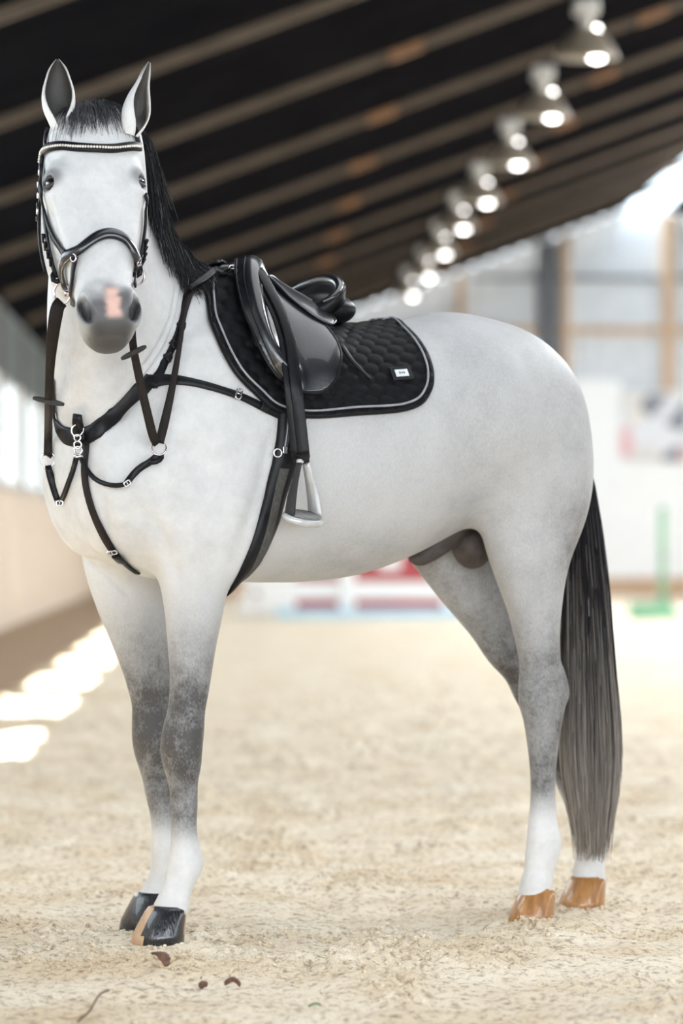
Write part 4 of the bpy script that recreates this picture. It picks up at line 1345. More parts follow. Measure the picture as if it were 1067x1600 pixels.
def patch(poly, offs, name, mat, parent, thick=.004, res=.006, both=False):
    """a sheet on the roll-out with outline poly [(lx,phi)], offs(lx,phi) height above the coat; closed underneath"""
    poly = np.array(poly)
    lo = poly.min(0); hi = poly.max(0)
    if both: lo[1] = -hi[1]
    xs = np.arange(lo[0] - res, hi[0] + 2 * res, res); ps = np.arange(lo[1] - res / .3, hi[1] + 2 * res / .3, res / .3)
    X, Y = np.meshgrid(xs, ps, indexing='ij')
    cxm = (X[:-1, :-1] + X[1:, 1:]) / 2; cym = (Y[:-1, :-1] + Y[1:, 1:]) / 2
    m = inside(poly, cxm, np.abs(cym) if both else cym)
    # pull the rim vertices onto the outline
    vin = np.zeros(X.shape, int)
    for di in (0, 1):
        for dj in (0, 1):
            vin[di:di + m.shape[0], dj:dj + m.shape[1]] += m
    rim = (vin > 0) & (vin < 4)
    yy = np.abs(Y) if both else Y
    seg = np.r_[poly, poly[:1]]
    rx, ry = X[rim], yy[rim] * .3
    best = np.full(rx.shape, 9.0); bx_ = rx.copy(); by_ = ry.copy()
    for k in range(len(seg) - 1):
        a = seg[k] * [1, .3]; b = seg[k + 1] * [1, .3]; e = b - a
        if both and seg[k][1] < 1e-6 and seg[k + 1][1] < 1e-6: continue
        t = np.clip(((rx - a[0]) * e[0] + (ry - a[1]) * e[1]) / (e @ e + 1e-12), 0, 1)
        qx = a[0] + t * e[0]; qy = a[1] + t * e[1]; d = np.hypot(rx - qx, ry - qy)
        s_ = d < best
        best[s_] = d[s_]; bx_[s_] = qx[s_]; by_[s_] = qy[s_]
    sg = np.sign(Y[rim]) if both else 1.0
    ok = best < res * 1.3
    X = X.copy(); Y = Y.copy()
    xr = X[rim]; yr = Y[rim]
    xr[ok] = bx_[ok]; yr[ok] = (by_ / .3 * sg)[ok]
    X[rim] = xr; Y[rim] = yr
    P, N = rollv(X, Y)
    h = offs(X, Y)
    top = P + N * h[..., None]; bot = P + N * np.maximum(h - thick, .002)[..., None]
    used = vin > 0
    vid = np.full(X.shape, -1); nv = used.sum(); vid[used] = np.arange(nv)
    V = np.concatenate([top[used], bot[used]])
    I, J = np.where(m)
    q = np.stack([vid[I, J], vid[I + 1, J], vid[I + 1, J + 1], vid[I, J + 1]], 1)
    Fs = [q[:, ::-1], q + nv]
    # rim walls
    E = {}
    for f in q.tolist():
        for a, b in zip(f, f[1:] + f[:1]):
            if (b, a) in E: del E[(b, a)]
            else: E[(a, b)] = 1
    walls = np.array([(a, b, b + nv, a + nv) for a, b in E])
    Fs.append(walls)
    return mesh_obj(name, V, np.concatenate(Fs), mat, parent)
def edge_tube(poly, offv, r, name, mat, parent, n=160, close=False, smooth=True):
    Q = catmull(np.array(poly), n)
    P, N = rollv(Q[:, 0], Q[:, 1])
    return MB().tube(list(P + N * offv), r, 8).build(name, mat, parent)

# ---- saddle pad
PAD = tack('saddle_pad', 'black quilted saddle pad with silver piping under the saddle', 'saddle pad')
pf = [unroll(*p) for p in ((322, 452), (326, 485), (336, 522), (351, 556), (371, 588), (398, 615), (430, 640))]
pb = [unroll(*p) for p in ((478, 650), (560, 646), (625, 641), (652, 632), (668, 612), (672, 588), (666, 562), (652, 537), (634, 518), (612, 506))]
pad_poly = [(-.185, 0.0), (-.175, .12)] + pf + pb + [(pb[-1][0] + .015, .10), (pb[-1][0] + .02, 0.0)]
PADP = catmull(np.array(pad_poly), 140)
CW, CH = .046, .034
def quilt(X, Y):
    a = np.sqrt(np.maximum(1e-9, 1.0)) * Y * .33; b = X
    best = np.full(X.shape, 9.0)
    row = np.floor(a / CH)
    for dr in (-1, 0, 1):
        rr = row + dr
        sh = np.where(np.mod(rr, 2) == 0, 0.0, CW / 2)
        cc = np.round((b - sh) / CW)
        d = np.hypot((b - sh - cc * CW) / (CW * .56), (a - (rr + .5) * CH) / (CH * .66))
        best = np.minimum(best, d)
    return .009 + .0085 * np.sqrt(np.clip(1 - best ** 2.2, 0, 1))
patch(PADP, quilt, 'quilted_sheet', M_QUILT, PAD, thick=.008, res=.0045, both=True)
for s in (1, -1):
    E_ = PADP * [1, s]
    edge_tube(E_, .009, .0075, 'edge_binding', M_LEA, PAD)
    c_ = PADP.mean(0)
    In = PADP + (c_ - PADP) / np.linalg.norm((c_ - PADP) * [1, .3], axis=1, keepdims=True) * .013
    edge_tube(In * [1, s], .0185, .0030, 'silver_piping', M_PIPE, PAD)
# maker's badge on the near side
blx, bph = unroll(623, 590)
bp_, bn_ = roll(blx, bph, .018)
tx = np.array([-1.0, 0, 0.05]); tx -= bn_ * (tx @ bn_); tx /= np.linalg.norm(tx); tz = np.cross(tx, bn_)
if tz[2] < 0: tz = -tz
def plate(c, n, t, b, w, h, th, name, mat, parent):
    vs = [c + t * sx * w / 2 + b * sy * h / 2 + n * sz * th for sz in (0, 1) for sy in (-1, 1) for sx in (-1, 1)]
    o = MB().add(vs, [(0, 2, 3, 1), (4, 5, 7, 6), (0, 1, 5, 4), (2, 6, 7, 3), (0, 4, 6, 2), (1, 3, 7, 5)]).build(name, mat, parent, smooth=False)
    return bevel(o, .0012, 2)
badge = plate(bp_, bn_, tx, tz, .058, .040, .003, 'badge_patch', M_LEA, PAD)
M_PLATE = pmat('pale_metal_plate', (.66, .70, .72), .35, .1)
bpl = plate(bp_ + bn_ * .003, bn_, tx, tz, .036, .021, .002, 'badge_plate', M_PLATE, badge)
M_INK = pmat('dark_print', (.05, .06, .07), .5)
for k in range(3):
    plate(bp_ + bn_ * .005 + tx * (k - 1) * .006 , bn_, tx, tz, .0035, .006 - .002 * (k % 2), .0005, 'badge_mark', M_INK, badge)

# ---- girth
GIR = tack('girth', 'black padded girth buckled round the belly behind the elbow', 'girth')
gpx = [((434, 640), (480, 640)), ((430, 690), (470, 690)), ((424, 725), (462, 725)), ((412, 775), (447, 772)), ((398, 825), (434, 818)), ((382, 865), (415, 858)), ((368, 892), (392, 890))]
gl = [(unroll(*a), unroll(*b)) for a, b in gpx]
ph = [(a[1] + b[1]) / 2 for a, b in gl]; cx_ = [(a[0] + b[0]) / 2 for a, b in gl]; hw_ = [abs(a[0] - b[0]) / 2 for a, b in gl]
def girth_line(k0, ph1=math.pi):
    ps = np.r_[[.95], ph, [max(ph[-1] + .15, math.pi - .05)]]
    o_ = np.argsort(ps)
    pp = np.linspace(.95, ph1, 70)
    return pp, np.interp(pp, ps[o_], np.r_[[cx_[0]], cx_, [cx_[-1] + .01]][o_]), np.interp(pp, ps[o_], np.r_[[hw_[0]], hw_, [hw_[-1]]][o_])
pp, gc, gw = girth_line(0, math.pi)
pp2 = np.r_[pp, 2 * math.pi - pp[::-1][1:]]; gc2 = np.r_[gc, gc[::-1][1:]]; gw2 = np.r_[gw, gw[::-1][1:]]
def strip(pp, c, w, f0, f1, off, thick, name, mat, parent, nk=9):
    """a band round the trunk between fractions f0..f1 of its width, softly padded"""
    V = []; 
    wrap = (pp + math.pi) % (2 * math.pi) - math.pi
    fr = np.linspace(f0, f1, nk)
    for layer in (0, 1):
        for k in fr:
            P, N = rollv(c + w * k, wrap)
            edge = abs((k - (f0 + f1) / 2) / ((f1 - f0) / 2))
            h = off + (thick * (1 - edge ** 4 * .7) if layer == 0 else 0)
            V.append(P + N * h)
    n = len(pp); V = np.concatenate(V); fs = []
    def id_(l, k, i): return (l * nk + k) * n + i
    for i in range(n - 1):
        for k in range(nk - 1):
            fs.append((id_(0, k, i), id_(0, k, i + 1), id_(0, k + 1, i + 1), id_(0, k + 1, i)))
            fs.append((id_(1, k, i), id_(1, k + 1, i), id_(1, k + 1, i + 1), id_(1, k, i + 1)))
        fs.append((id_(0, 0, i), id_(1, 0, i), id_(1, 0, i + 1), id_(0, 0, i + 1)))
        fs.append((id_(0, nk - 1, i), id_(0, nk - 1, i + 1), id_(1, nk - 1, i + 1), id_(1, nk - 1, i)))
    return mesh_obj(name, V, fs, mat, parent)
strip(pp2, gc2, gw2, -1.0, 1.0, .003, .013, 'girth_body', M_LEA, GIR)
sel = (pp2 > ph[2] + .02) & (pp2 < math.pi - .10)
strip(pp2[sel], gc2[sel], gw2[sel], -.42, .40, .0145, .0055, 'elastic_insert', M_ELAST, GIR, 5)
for k, fr in enumerate((-.45, .1)):                      # billet straps coming down from the saddle
    s_ = pp2 < ph[1] + .10
    strip(pp2[s_], gc2[s_], gw2[s_], fr, fr + .38, .016, .005, 'billet_strap', M_LEAS, GIR, 5)
bq, bn2 = roll(unroll(441, 703)[0], unroll(441, 703)[1], .018)
plate(bq, bn2, np.array([-1, 0, 0.]), np.cross(bn2, [-1, 0, 0.]), .011, .017, .004, 'silver_keeper', M_CHROME, GIR)
bq, bn2 = roll(unroll(431, 708)[0], unroll(431, 708)[1], .016)
MB().torus(bq, bn2, .010, .0022).build('girth_ring', M_CHROME, GIR)

# ---- saddle
SAD = tack('saddle', 'black leather jumping saddle on the quilted pad', 'saddle')
flap_px = [(376, 432), (380, 460), (386, 492), (394, 522), (405, 552), (420, 580), (438, 600), (460, 614), (485, 621), (508, 620), (523, 606), (530, 586), (530, 568), (522, 548), (508, 528), (496, 508), (488, 490)]
fl = [unroll(x - 12, y - 3) for x, y in flap_px]
FLP = catmull(np.array(fl + [(-.40, .30), (-.36, .22), (-.31, .16), (-.275, .18), fl[0]]), 120)
fr_edge = catmull(np.array(fl[:7]), 60)
def flap_off(X, Y):
    d = np.full(X.shape, 9.0)
    for q in fr_edge: d = np.minimum(d, np.hypot(X - q[0], (Y - q[1]) * .3))
    rollp = .030 * np.exp(-((d - .030) / .026) ** 2)              # knee roll under the front of the flap
    low = .016 * np.exp(-((Y - .95) / .30) ** 2) * np.exp(-((X + .40) / .06) ** 2)
    return .034 + rollp + low
for s in (1, -1):
    patch(FLP * [1, s] if s > 0 else (FLP * [1, -1])[::-1], (lambda X, Y: flap_off(X, np.abs(Y))), 'saddle_flap', M_LEAS, SAD, thick=.006, res=.005)
    Q = FLP * [1, s]
    P, N = rollv(Q[:, 0], Q[:, 1])
    MB().tube(list(P + N * (flap_off(Q[:, 0], np.abs(Q[:, 1])) - .002)[:, None]), .0042, 8, closed=True).build('flap_binding', M_LEA, SAD)
    In = np.array(fl[:10]); In = catmull(In + np.array([-.012, .012]), 60) * [1, s]
    P, N = rollv(In[:, 0], In[:, 1])
    MB().tube(list(P + N * (flap_off(In[:, 0], np.abs(In[:, 1])) + .001)[:, None]), .0016, 6).build('flap_seam', M_LEA, SAD)
# panel under the flap
def panel_off(X, Y): return .028 + 0 * X
pn = catmull(np.array([(-.24, .10)] + [(a + .02 - .03, b) for a, b in fl[1:5]] + [(-.38, .70), (-.45, .50), (-.50, .30), (-.51, .12)]), 60)
for s in (1, -1):
    patch(pn * [1, s] if s > 0 else (pn * [1, -1])[::-1], panel_off, 'wool_panel', M_LEA, SAD, thick=.016, res=.007)
# seat: cross-sections from pommel to cantle (lx, half width, height at the middle, drop at the edge)
ST = np.array([(-.262, .030, 1.672, .010), (-.275, .055, 1.684, .030), (-.30, .075, 1.679, .040), (-.34, .090, 1.655, .060), (-.39, .112, 1.628, .066), (-.44, .140, 1.607, .050),
               (-.49, .160, 1.600, .014), (-.53, .172, 1.608, -.004), (-.565, .160, 1.626, -.006), (-.590, .125, 1.648, .006), (-.603, .07, 1.655, .012)])
ns, nk = 44, 25
SS = np.stack([hermite(-ST[:, 0], ST[:, i], np.linspace(.262, .603, ns)) for i in range(4)], 1); SS[:, 0] = -.262 - (np.linspace(.262, .603, ns) - .262) * .80
V = []; Fq = []
for l in (0, 1):
    for a in SS:
        for k in np.linspace(-1, 1, nk):
            y = a[1] * math.sin(k * 1.5708) if l == 0 else a[1] * math.sin(k * 1.5708) * .96
            z = a[2] - a[3] * abs(k) ** 2.2 - .012 * max(0, abs(k) - .85) / .15
            if l: z -= .034
            V.append((a[0], y, z))
for i in range(ns - 1):
    for k in range(nk - 1):
        a = i * nk + k; b = ns * nk + a
        Fq.append((a, a + nk, a + nk + 1, a + 1)); Fq.append((b, b + 1, b + nk + 1, b + nk))
    for k in (0, nk - 1):
        a = i * nk + k; b = ns * nk + a
        Fq.append((a, b, b + nk, a + nk) if k == 0 else (a, a + nk, b + nk, b))
for i in (0, ns - 1):
    for k in range(nk - 1):
        a = i * nk + k; b = ns * nk + a
        Fq.append((a, a + 1, b + 1, b) if i == 0 else (a, b, b + 1, a + 1))
seat = mesh_obj('seat', np.array(V), Fq, M_LEA, SAD)
# cantle: raised rim that sweeps round the back of the seat
cr = catmull([(-.485, .158, 1.590), (-.525, .165, 1.606), (-.558, .145, 1.626), (-.582, .10, 1.646), (-.594, .045, 1.656), (-.596, 0, 1.659), (-.594, -.045, 1.656), (-.582, -.10, 1.646), (-.558, -.145, 1.626), (-.525, -.165, 1.606), (-.485, -.158, 1.590)], 60)
cr[:, 0] = -.262 + (cr[:, 0] + .262) * .80
MB().tube(list(cr), [.004 + .010 * math.sin(math.pi * i / 59) ** .6 for i in range(60)], 12).build('cantle', M_LEAS, SAD)
for s in (1, -1):
    MB().add(*uvsphere((-.490, s * .085, 1.576), (.082, .070, .042))).build('rear_panel', M_LEA, SAD)
    # skirt over the stirrup bar
    sk = [(-.285, .30), (-.315, .42), (-.36, .52), (-.395, .60), (-.425, .63), (-.448, .58), (-.45, .48), (-.43, .37), (-.39, .27), (-.33, .20)]
    SK = catmull(np.array(sk + sk[:1]), 70)[:-1]
    patch((SK * [1, s])[::s], (lambda X, Y: .044 + 0 * X), 'skirt', M_LEAS, SAD, thick=.008, res=.006)
    Q = SK * [1, s]; P, N = rollv(Q[:, 0], Q[:, 1])
    MB().tube(list(P + N * .043), .0035, 8, closed=True).build('skirt_edge', M_LEAS, SAD)
    MB().torus((-.268, s * .06, 1.655), (1, .3 * s, .3), .014, .0028).build('dee_ring', M_CHROME, SAD)
# pommel arch
MB().tube(catmull([(-.262, .085, 1.630), (-.258, .062, 1.662), (-.255, .03, 1.680), (-.255, 0, 1.684), (-.255, -.03, 1.680), (-.258, -.062, 1.662), (-.262, -.085, 1.630)], 30), .009, 10).build('pommel', M_LEAS, SAD)
# a loose leather keeper end behind the flap
lk = [unroll(*p) for p in ((524, 548), (540, 570), (556, 586), (572, 601))]
Q = catmull(np.array(lk), 14); P, N = rollv(Q[:, 0], Q[:, 1])
band(P + N * .026, N, [.016, .012, .006], .003, 'flap_keeper', M_LEA, SAD)
# stirrup leather and iron on the near side, and on the far side
for s in (1, -1):
    lp = [unroll(p[0] - 15, p[1] - 4) for p in ((404, 452), (420, 480), (438, 515), (450, 550), (457, 590), (461, 620))]
    Q = catmull(np.array(lp), 26) * [1, s]
    P, N = rollv(Q[:, 0], Q[:, 1])
    P = P + N * (np.linspace(.058, .072, 26))[:, None]
    end = P[-1].copy()
    yb = end[1]
    dn = LD(475, 716, depth_of(P[-1])) if s > 0 else end + np.array([-.01, 0, -.15])
    tail_ = [end + (dn - end) * k / 8 for k in range(1, 9)]
    P = np.r_[P, tail_]; N = np.r_[N, np.tile(np.array([.55, .83 * s, 0]), (8, 1))]
    for _ in range(3): N[1:-1] = (N[:-2] + N[1:-1] + N[2:]) / 3
    lea = band(P, N, .030, .0032, 'stirrup_leather', M_LEA, SAD)
    inner = band(P + np.array([.012, -.010 * s, 0]) , N, .030, .0030, 'stirrup_leather', M_LEA, SAD)
    b0 = P[-1]
    band(np.array([b0 + np.array([.004, 0, .012]), b0 + np.array([.002, 0, -.004]), b0 + np.array([.006, -.012 * s, -.010]), b0 + np.array([.012, -.012 * s, .01])]), np.tile(np.array([.55, .83 * s, 0]), (4, 1)), .032, .004, 'leather_loop', M_BRN, SAD)
    # iron: arched frame with a wide tread, swung a little towards the shoulder
    ax_ = np.array([math.cos(math.radians(24)), math.sin(math.radians(24)) * s, 0]); az_ = np.array([0, 0, 1.0]); an_ = np.cross(ax_, az_)
    c0 = b0 + np.array([.002, -.004 * s, -.008])
    iron = empty('stirrup', c0); iron.parent = SAD
    def ip(a, z, n=0): return ax_ * a * (s if True else 1) + az_ * z + an_ * n
    outer = catmull([ip(-.014 * s, -.004), ip(-.026 * s, -.04), ip(-.042 * s, -.085), ip(-.052 * s, -.135)], 16)
    innr = catmull([ip(.014 * s, -.004), ip(.026 * s, -.04), ip(.042 * s, -.085), ip(.052 * s, -.135)], 16)
    nO = np.tile(-ax_ * s, (16, 1))
    band(outer, nO, [.018, .024, .034, .040], .005, 'iron_branch', M_STIR, iron)
    band(innr, np.tile(ax_ * s, (16, 1)), [.014, .016, .026, .030], .004, 'rubber_release_branch', M_RUB, iron)
    MB().tube([ip(-.018, 0), ip(.018, 0)], .006, 8).build('iron_eye', M_STIR, iron)
    MB().lathe([(.0, 0), (.064, 0), (.068, .006), (.066, .014), (.06, .016), (0, .017)], n=32).build('tread', M_STIR, iron)
    td = iron.children[-1]
    td.location = (0, 0, -.148); td.scale = (1.0, .62, 1.0); td.rotation_euler = (math.radians(-22) * s, 0, math.atan2(ax_[1], ax_[0]))
    tp = MB().lathe([(.0, .0175), (.054, .0175), (.054, .02), (0, .0205)], n=32).build('tread_grip', M_TREAD, td)

# ---- breastplate with its martingale fork
BRE = tack('breastplate', 'black leather breastplate across the chest with a running martingale fork', 'breastplate')
surf_strap([(240, 592), (207, 616), (184, 640), (162, 664), (146, 677), (124, 684), (104, 681), (93, 668), (87, 645), (85, 615), (84, 590)], [30, 27, 25, 26, 29, 31, 29, 25, 20, 17, 14], 'chest_strap', M_LEA, BRE, off=.004, thick=.006, ctr=(200, 640), round_='pad')
surf_strap([(232, 598), (262, 594), (300, 598), (345, 610), (380, 622), (412, 638), (440, 650)], [24, 17, 13, 12, 12, 13, 14], 'shoulder_strap', M_LEA, BRE, off=.004, ctr=(400, 700))
surf_strap([(236, 604), (249, 582), (263, 552), (279, 512), (289, 470), (296, 452)], [24, 17, 12, 11, 11, 10], 'neck_strap', M_LEA, BRE, off=.005, ctr=(300, 600))
# point strap from the neck strap up to the saddle's dee
q0 = hit(296, 458)[0]; q1 = nearest((-.17, .12, 1.62))[0]; q2 = np.array((-.262, .075, 1.668))
w_, nw = surf_path([(294, 462), (312, 448), (333, 437)], .026, (320, 500))
w_ = np.r_[w_, [LD(350, 427, depth_of(w_[-1]) - .004), LD(364, 419, depth_of(w_[-1]) - .006)]]; nw = np.r_[nw, [nw[-1], nw[-1]]]
band(catmull(w_, 20), catmull(nw, 20), .018, .0035, 'point_strap', M_LEA, BRE)
buckle(w_[-1], w_[-1] - w_[-3], nw[-1], .026, .020, BRE)
M_HOLE = pmat('punched_hole', (.002, .002, .002), .9)
for k in range(4):
    c = w_[-1] + (w_[-3] - w_[-1]) * (.35 + .22 * k) + nw[-1] * .0045
    MB().lathe([(.0, 0), (.0022, 0), (.0022, .0006), (0, .0006)], c, 10, nw[-1]).build('strap_hole', M_HOLE, BRE)
P_, N_ = surf_path([(360, 613), (378, 621)], .008, (400, 700))
buckle(P_.mean(0), P_[-1] - P_[0], N_.mean(0), .026, .015, BRE)
for k in range(4):
    h = hit(322 + 12 * k, 603.5 + 2.6 * k)
    MB().lathe([(.0, 0), (.0022, 0), (.0022, .0006), (0, .0006)], h[0] + h[1] * .0078, 10, h[1]).build('strap_hole', M_HOLE, BRE)
for a, b in (((283, 508), (279, 516)), ((262, 556), (258, 564)), ((271, 536), (267, 544))):
    surf_strap([a, ((a[0] + b[0]) / 2, (a[1] + b[1]) / 2), b], 15, 'strap_keeper', M_LEA, BRE, off=.010, ctr=(300, 600))
surf_strap([(405, 634), (418, 641)], 15, 'strap_keeper', M_LEA, BRE, off=.009, ctr=(400, 700))
# centre tab, dee, snap hook
surf_strap([(125, 645), (126, 660), (130, 676), (134, 692)], [14, 19, 21, 19], 'centre_tab', M_LEA, BRE, off=.016, thick=.005, ctr=(200, 660))
cd = min(dhit(122, 672, .036), dhit(122, 705, .03))
MB().torus(LD(121, 672, cd), TOCAM, .0135, .0026, squash=1.15).build('dee_ring', M_CHROME, BRE)
for k, (x, y, rr) in enumerate(((121, 684, .008), (121.5, 695, .009), (122, 704, .010))):
    t = TOCAM if k % 2 else TOCAM * .5 + np.array([.6, .6, 0])
    MB().torus(LD(x, y, cd - .004), t, rr, .0024).build('snap_link', M_CHROME, BRE)
MB().tube([LD(115, 713, cd - .004), LD(130, 713, cd - .004)], .0042, 8).build('snap_bar', M_CHROME, BRE)
surf_strap([(137, 690), (134, 740), (140, 776), (152, 812), (171, 850), (193, 876), (216, 893)], [13, 14, 14, 13, 13, 12, 12], 'breast_strap', M_BRN, BRE, off=.004, ctr=(220, 800))
P_, N_ = surf_path([(172, 852), (180, 862)], .008, (220, 800))
buckle(P_.mean(0), P_[-1] - P_[0], N_.mean(0), .024, .014, BRE)
surf_strap([(182, 864), (192, 874)], 15, 'strap_keeper', M_LEA, BRE, off=.009, ctr=(220, 800))
# fork
dL = dhit(95, 770, .02); dR = dhit(240, 720, .03)
RINGL = (75, 718, dhit(75, 718, .03)); RINGR = (248, 700, dhit(248, 700, .05))
free_strap([(119, 716), (114, 735), (106, 757), (99, 776), (93, 787)], [cd - .004] + [dhit(x, y, .014) for x, y in ((114, 735), (106, 757), (99, 776), (93, 787))], 8.5, 'fork_strap', M_LEA, BRE)
free_strap([(92, 787), (86, 770), (81, 752), (77, 738), (75, 727)], [dhit(93, 787, .014), dhit(86, 770, .018), dhit(81, 752, .022), RINGL[2], RINGL[2]], [10, 11, 12, 12, 10], 'ring_strap', M_LEA, BRE)
free_strap([(126, 715), (134, 731), (148, 748), (168, 757), (185, 758.5), (197, 756)], [cd - .004, cd - .01, dhit(148, 748, .02), dhit(168, 757, .025), dhit(185, 758, .03), dhit(197, 756, .03)], 7.5, 'fork_strap', M_LEA, BRE)
free_strap([(197, 756), (206, 744), (219, 731), (234, 722), (246, 711)], [dhit(197, 756, .03), dR, dR, dR, RINGR[2]], [10, 11, 11, 11, 10], 'ring_strap', M_LEA, BRE)
free_strap([(232, 722), (243, 722), (252, 716), (252, 710)], [dR - .004, dR - .006, dR - .006, RINGR[2]], 8, 'ring_loop', M_LEA, BRE)
MB().torus(LD(*RINGL), TOCAM, .0175, .0022).build('martingale_ring', M_ROSE, BRE)
MB().torus(LD(*RINGR), TOCAM + np.array([.0, .2, .3]), .0175, .0022).build('martingale_ring', M_ROSE, BRE)
buckle(LD(93, 786, dL - .004), np.array([0, 0, 1.]), TOCAM, .016, .011, BRE)
buckle(LD(199, 755, dhit(197, 756, .036)), np.array([0.3, -.3, .6]), TOCAM, .016, .011, BRE)

# ---- bridle
BRI = tack('bridle', 'black leather bridle with a crystal browband and padded noseband', 'bridle')
HC = (150, 330)
P_, N_ = surf_path([(64, 262), (68, 245), (76, 232), (92, 228), (120, 231), (150, 234), (180, 233), (205, 229), (215, 230)], .006, HC, 4)
brow = band(P_, N_, .022, .0045, 'browband', M_LEA, BRI)
cp_ = catmull(P_[3:-1] + N_[3:-1] * .0055, 52)
cm = MB()
for q in cp_: cm.add(*uvsphere(q, .0037, n=8, m=6))
cm.build('crystal_row', M_CRYS, brow)
surf_strap([(213, 229), (210, 212), (206, 200)], 12, 'headpiece', M_LEA, BRI, off=.006, ctr=HC)
surf_strap([(76, 230), (73, 214), (75, 196)], 12, 'headpiece', M_LEA, BRI, off=.006, ctr=HC)
# straps down the image-left cheek
surf_strap([(66, 258), (63, 290), (62, 330), (64, 370), (68, 405), (72, 425)], [10, 9, 9, 9, 8, 7], 'throat_strap', M_LEA, BRI, off=.004, ctr=HC)
surf_strap([(68, 252), (69, 290), (74, 340), (80, 380), (86, 410), (93, 432)], [10, 10, 10, 11, 11, 10], 'cheekpiece', M_LEA, BRI, off=.007, ctr=HC)
surf_strap([(69, 306), (76, 342), (87, 371), (98, 388), (108, 398)], [8, 9, 10, 11, 12], 'noseband_strap', M_LEA, BRI, off=.006, ctr=HC)
for (x, y) in ((66, 268), (66, 305), (64, 330), (66, 288)):
    h = hitc(x, y, *HC)
    buckle(h[0] + h[1] * .006, np.array([0, 0.1, 1.]), h[1], .018, .013, BRI, mat=M_ROSE)
for (x, y) in ((76, 372), (79, 384), (83, 396), (87, 408)):                 # laced strap ends
    h = hitc(x, y, *HC)
    t = np.array([.05, .25, .3])
    MB().tube([h[0] + h[1] * .012 - t * .03, h[0] + h[1] * .016 + t * .03], [.003, .0045], 8).build('strap_end', M_LEA, BRI)
for (x, y) in ((62, 320), (62, 342)):
    h = hitc(x, y, *HC)
    plate(h[0] + h[1] * .008, h[1], np.cross([0, 0, 1.], h[1]), np.array([0, 0, 1.]), .018, .012, .004, 'strap_keeper', M_LEA, BRI)
# noseband: padded, dropping either side of the nose bone
nb_ = [(106, 446), (102, 424), (103, 408), (112, 398), (126, 393), (140, 381), (154, 371), (170, 367), (186, 371), (198, 382), (206, 398), (211, 414)]
surf_strap(nb_, [11, 14, 17, 18, 17, 17, 18, 19, 18, 16, 14, 12], 'noseband', M_LEAS, BRI, off=.007, thick=.009, ctr=(160, 420), round_='pad', step=4)
nb2 = [(x, y + 7) for x, y in nb_[2:]]
P_, N_ = surf_path(nb2, .009, (160, 440), 4)
MB().tube(list(P_), .0032, 8).build('noseband_piping', M_LEA, BRI)
surf_strap([(121, 402), (118, 425), (117, 450), (116, 474)], [8, 9, 10, 8], 'flash_strap', M_LEA, BRI, off=.006, ctr=(160, 430))
surf_strap([(208, 404), (208, 425), (206, 448)], [8, 9, 7], 'flash_strap', M_LEA, BRI, off=.006, ctr=(160, 430))
for (x, y, rr, sq) in ((121, 404, .008, 1.2), (209, 408, .008, 1.2)):
    h = hitc(x, y, 160, 430)
    MB().torus(h[0] + h[1] * .014, h[1], rr, .002, squash=sq).build('noseband_ring', M_ROSE, BRI)
# image-right cheek
surf_strap([(223, 304), (224, 330), (221, 365), (216, 395), (212, 418)], [8, 9, 10, 12, 12], 'cheekpiece', M_LEA, BRI, off=.006, ctr=HC)
for (x, y) in ((220, 380), (219, 390), (218, 400), (216, 408)):
    h = hitc(x, y, *HC)
    t = np.array([.05, .25, .3])
    MB().tube([h[0] + h[1] * .010 - t * .03, h[0] + h[1] * .014 + t * .03], [.003, .0045], 8).build('strap_end', M_LEA, BRI)
# loose-ring bit
dbl = dhit(100, 450, .02, (150, 440))
MB().torus(LD(98, 458, dbl), TOCAM * .8 + np.array([.45, -.3, .0]), .0255, .0026, n=36, squash=1.0).build('bit_ring', M_ROSE, BRI)
MB().tube([LD(101, 459, dbl - .012), LD(113, 458, dbl - .012)], .0068, 10).build('bit_mouthpiece', M_ROSE, BRI)
free_strap([(86, 424), (82, 433), (86, 440), (94, 438), (98, 430)], [dbl, dbl - .004, dbl - .008, dbl - .008, dbl], 8, 'bit_loop', M_LEA, BRI, thick=.004)
dbr = dhit(211, 425, .015, (150, 440))
MB().torus(LD(212, 430, dbr), TOCAM * .5 + np.array([-.3, .7, 0]), .0235, .0026, n=36).build('bit_ring', M_ROSE, BRI)
free_strap([(215, 410), (219, 420), (216, 430), (209, 428)], [dbr, dbr - .006, dbr - .008, dbr], 9, 'bit_loop', M_LEA, BRI, thick=.004)
MB().torus(LD(213, 419, dbr - .006), TOCAM, .009, .0022).build('cheek_ring', M_ROSE, BRI)

# ---- reins with their stoppers
REI = tack('reins', 'dark leather reins hanging from the bit through the martingale rings', 'reins')
free_strap([(96, 472), (91, 478), (86, 500), (81, 540), (78, 580), (76, 630), (75.5, 680), (75, 712)], [dbl, dbl - .006, dbl, dbl + .03, dbl + .08, dbl + .14, dhit(76, 690, .04), RINGL[2]], [20, 21, 19, 15, 13, 12.5, 13, 14], 'rein_strap', M_BRN, REI, thick=.0035)
free_strap([(76, 714), (86, 700), (91, 690), (94, 680)], [RINGL[2], RINGL[2] + .02, RINGL[2] + .04, RINGL[2] + .06], 8, 'rein_strap', M_BRN, REI)
free_strap([(206, 470), (206, 500), (208, 540), (218, 592), (230, 645), (241, 686), (246, 693)], [dbr, dbr + .01, dbr + .05, dhit(218, 592, .12), dhit(230, 645, .10), dhit(241, 686, .06), RINGR[2]], [10, 11, 12, 13, 13.5, 14, 14], 'rein_strap', M_BRN, REI, thick=.0035)
rr_ = [(249, 692), (256, 664), (266, 620), (275, 572), (282, 530), (287, 495), (296, 462), (304, 440)]
free_strap(rr_, [RINGR[2]] + [dhit(x, y, a, (300, 600)) for (x, y), a in zip(rr_[1:], (.045, .035, .028, .022, .02, .02, .022))], [14, 14, 12, 10, 8, 8, 10, 12], 'rein_strap', M_BRN, REI, thick=.003)
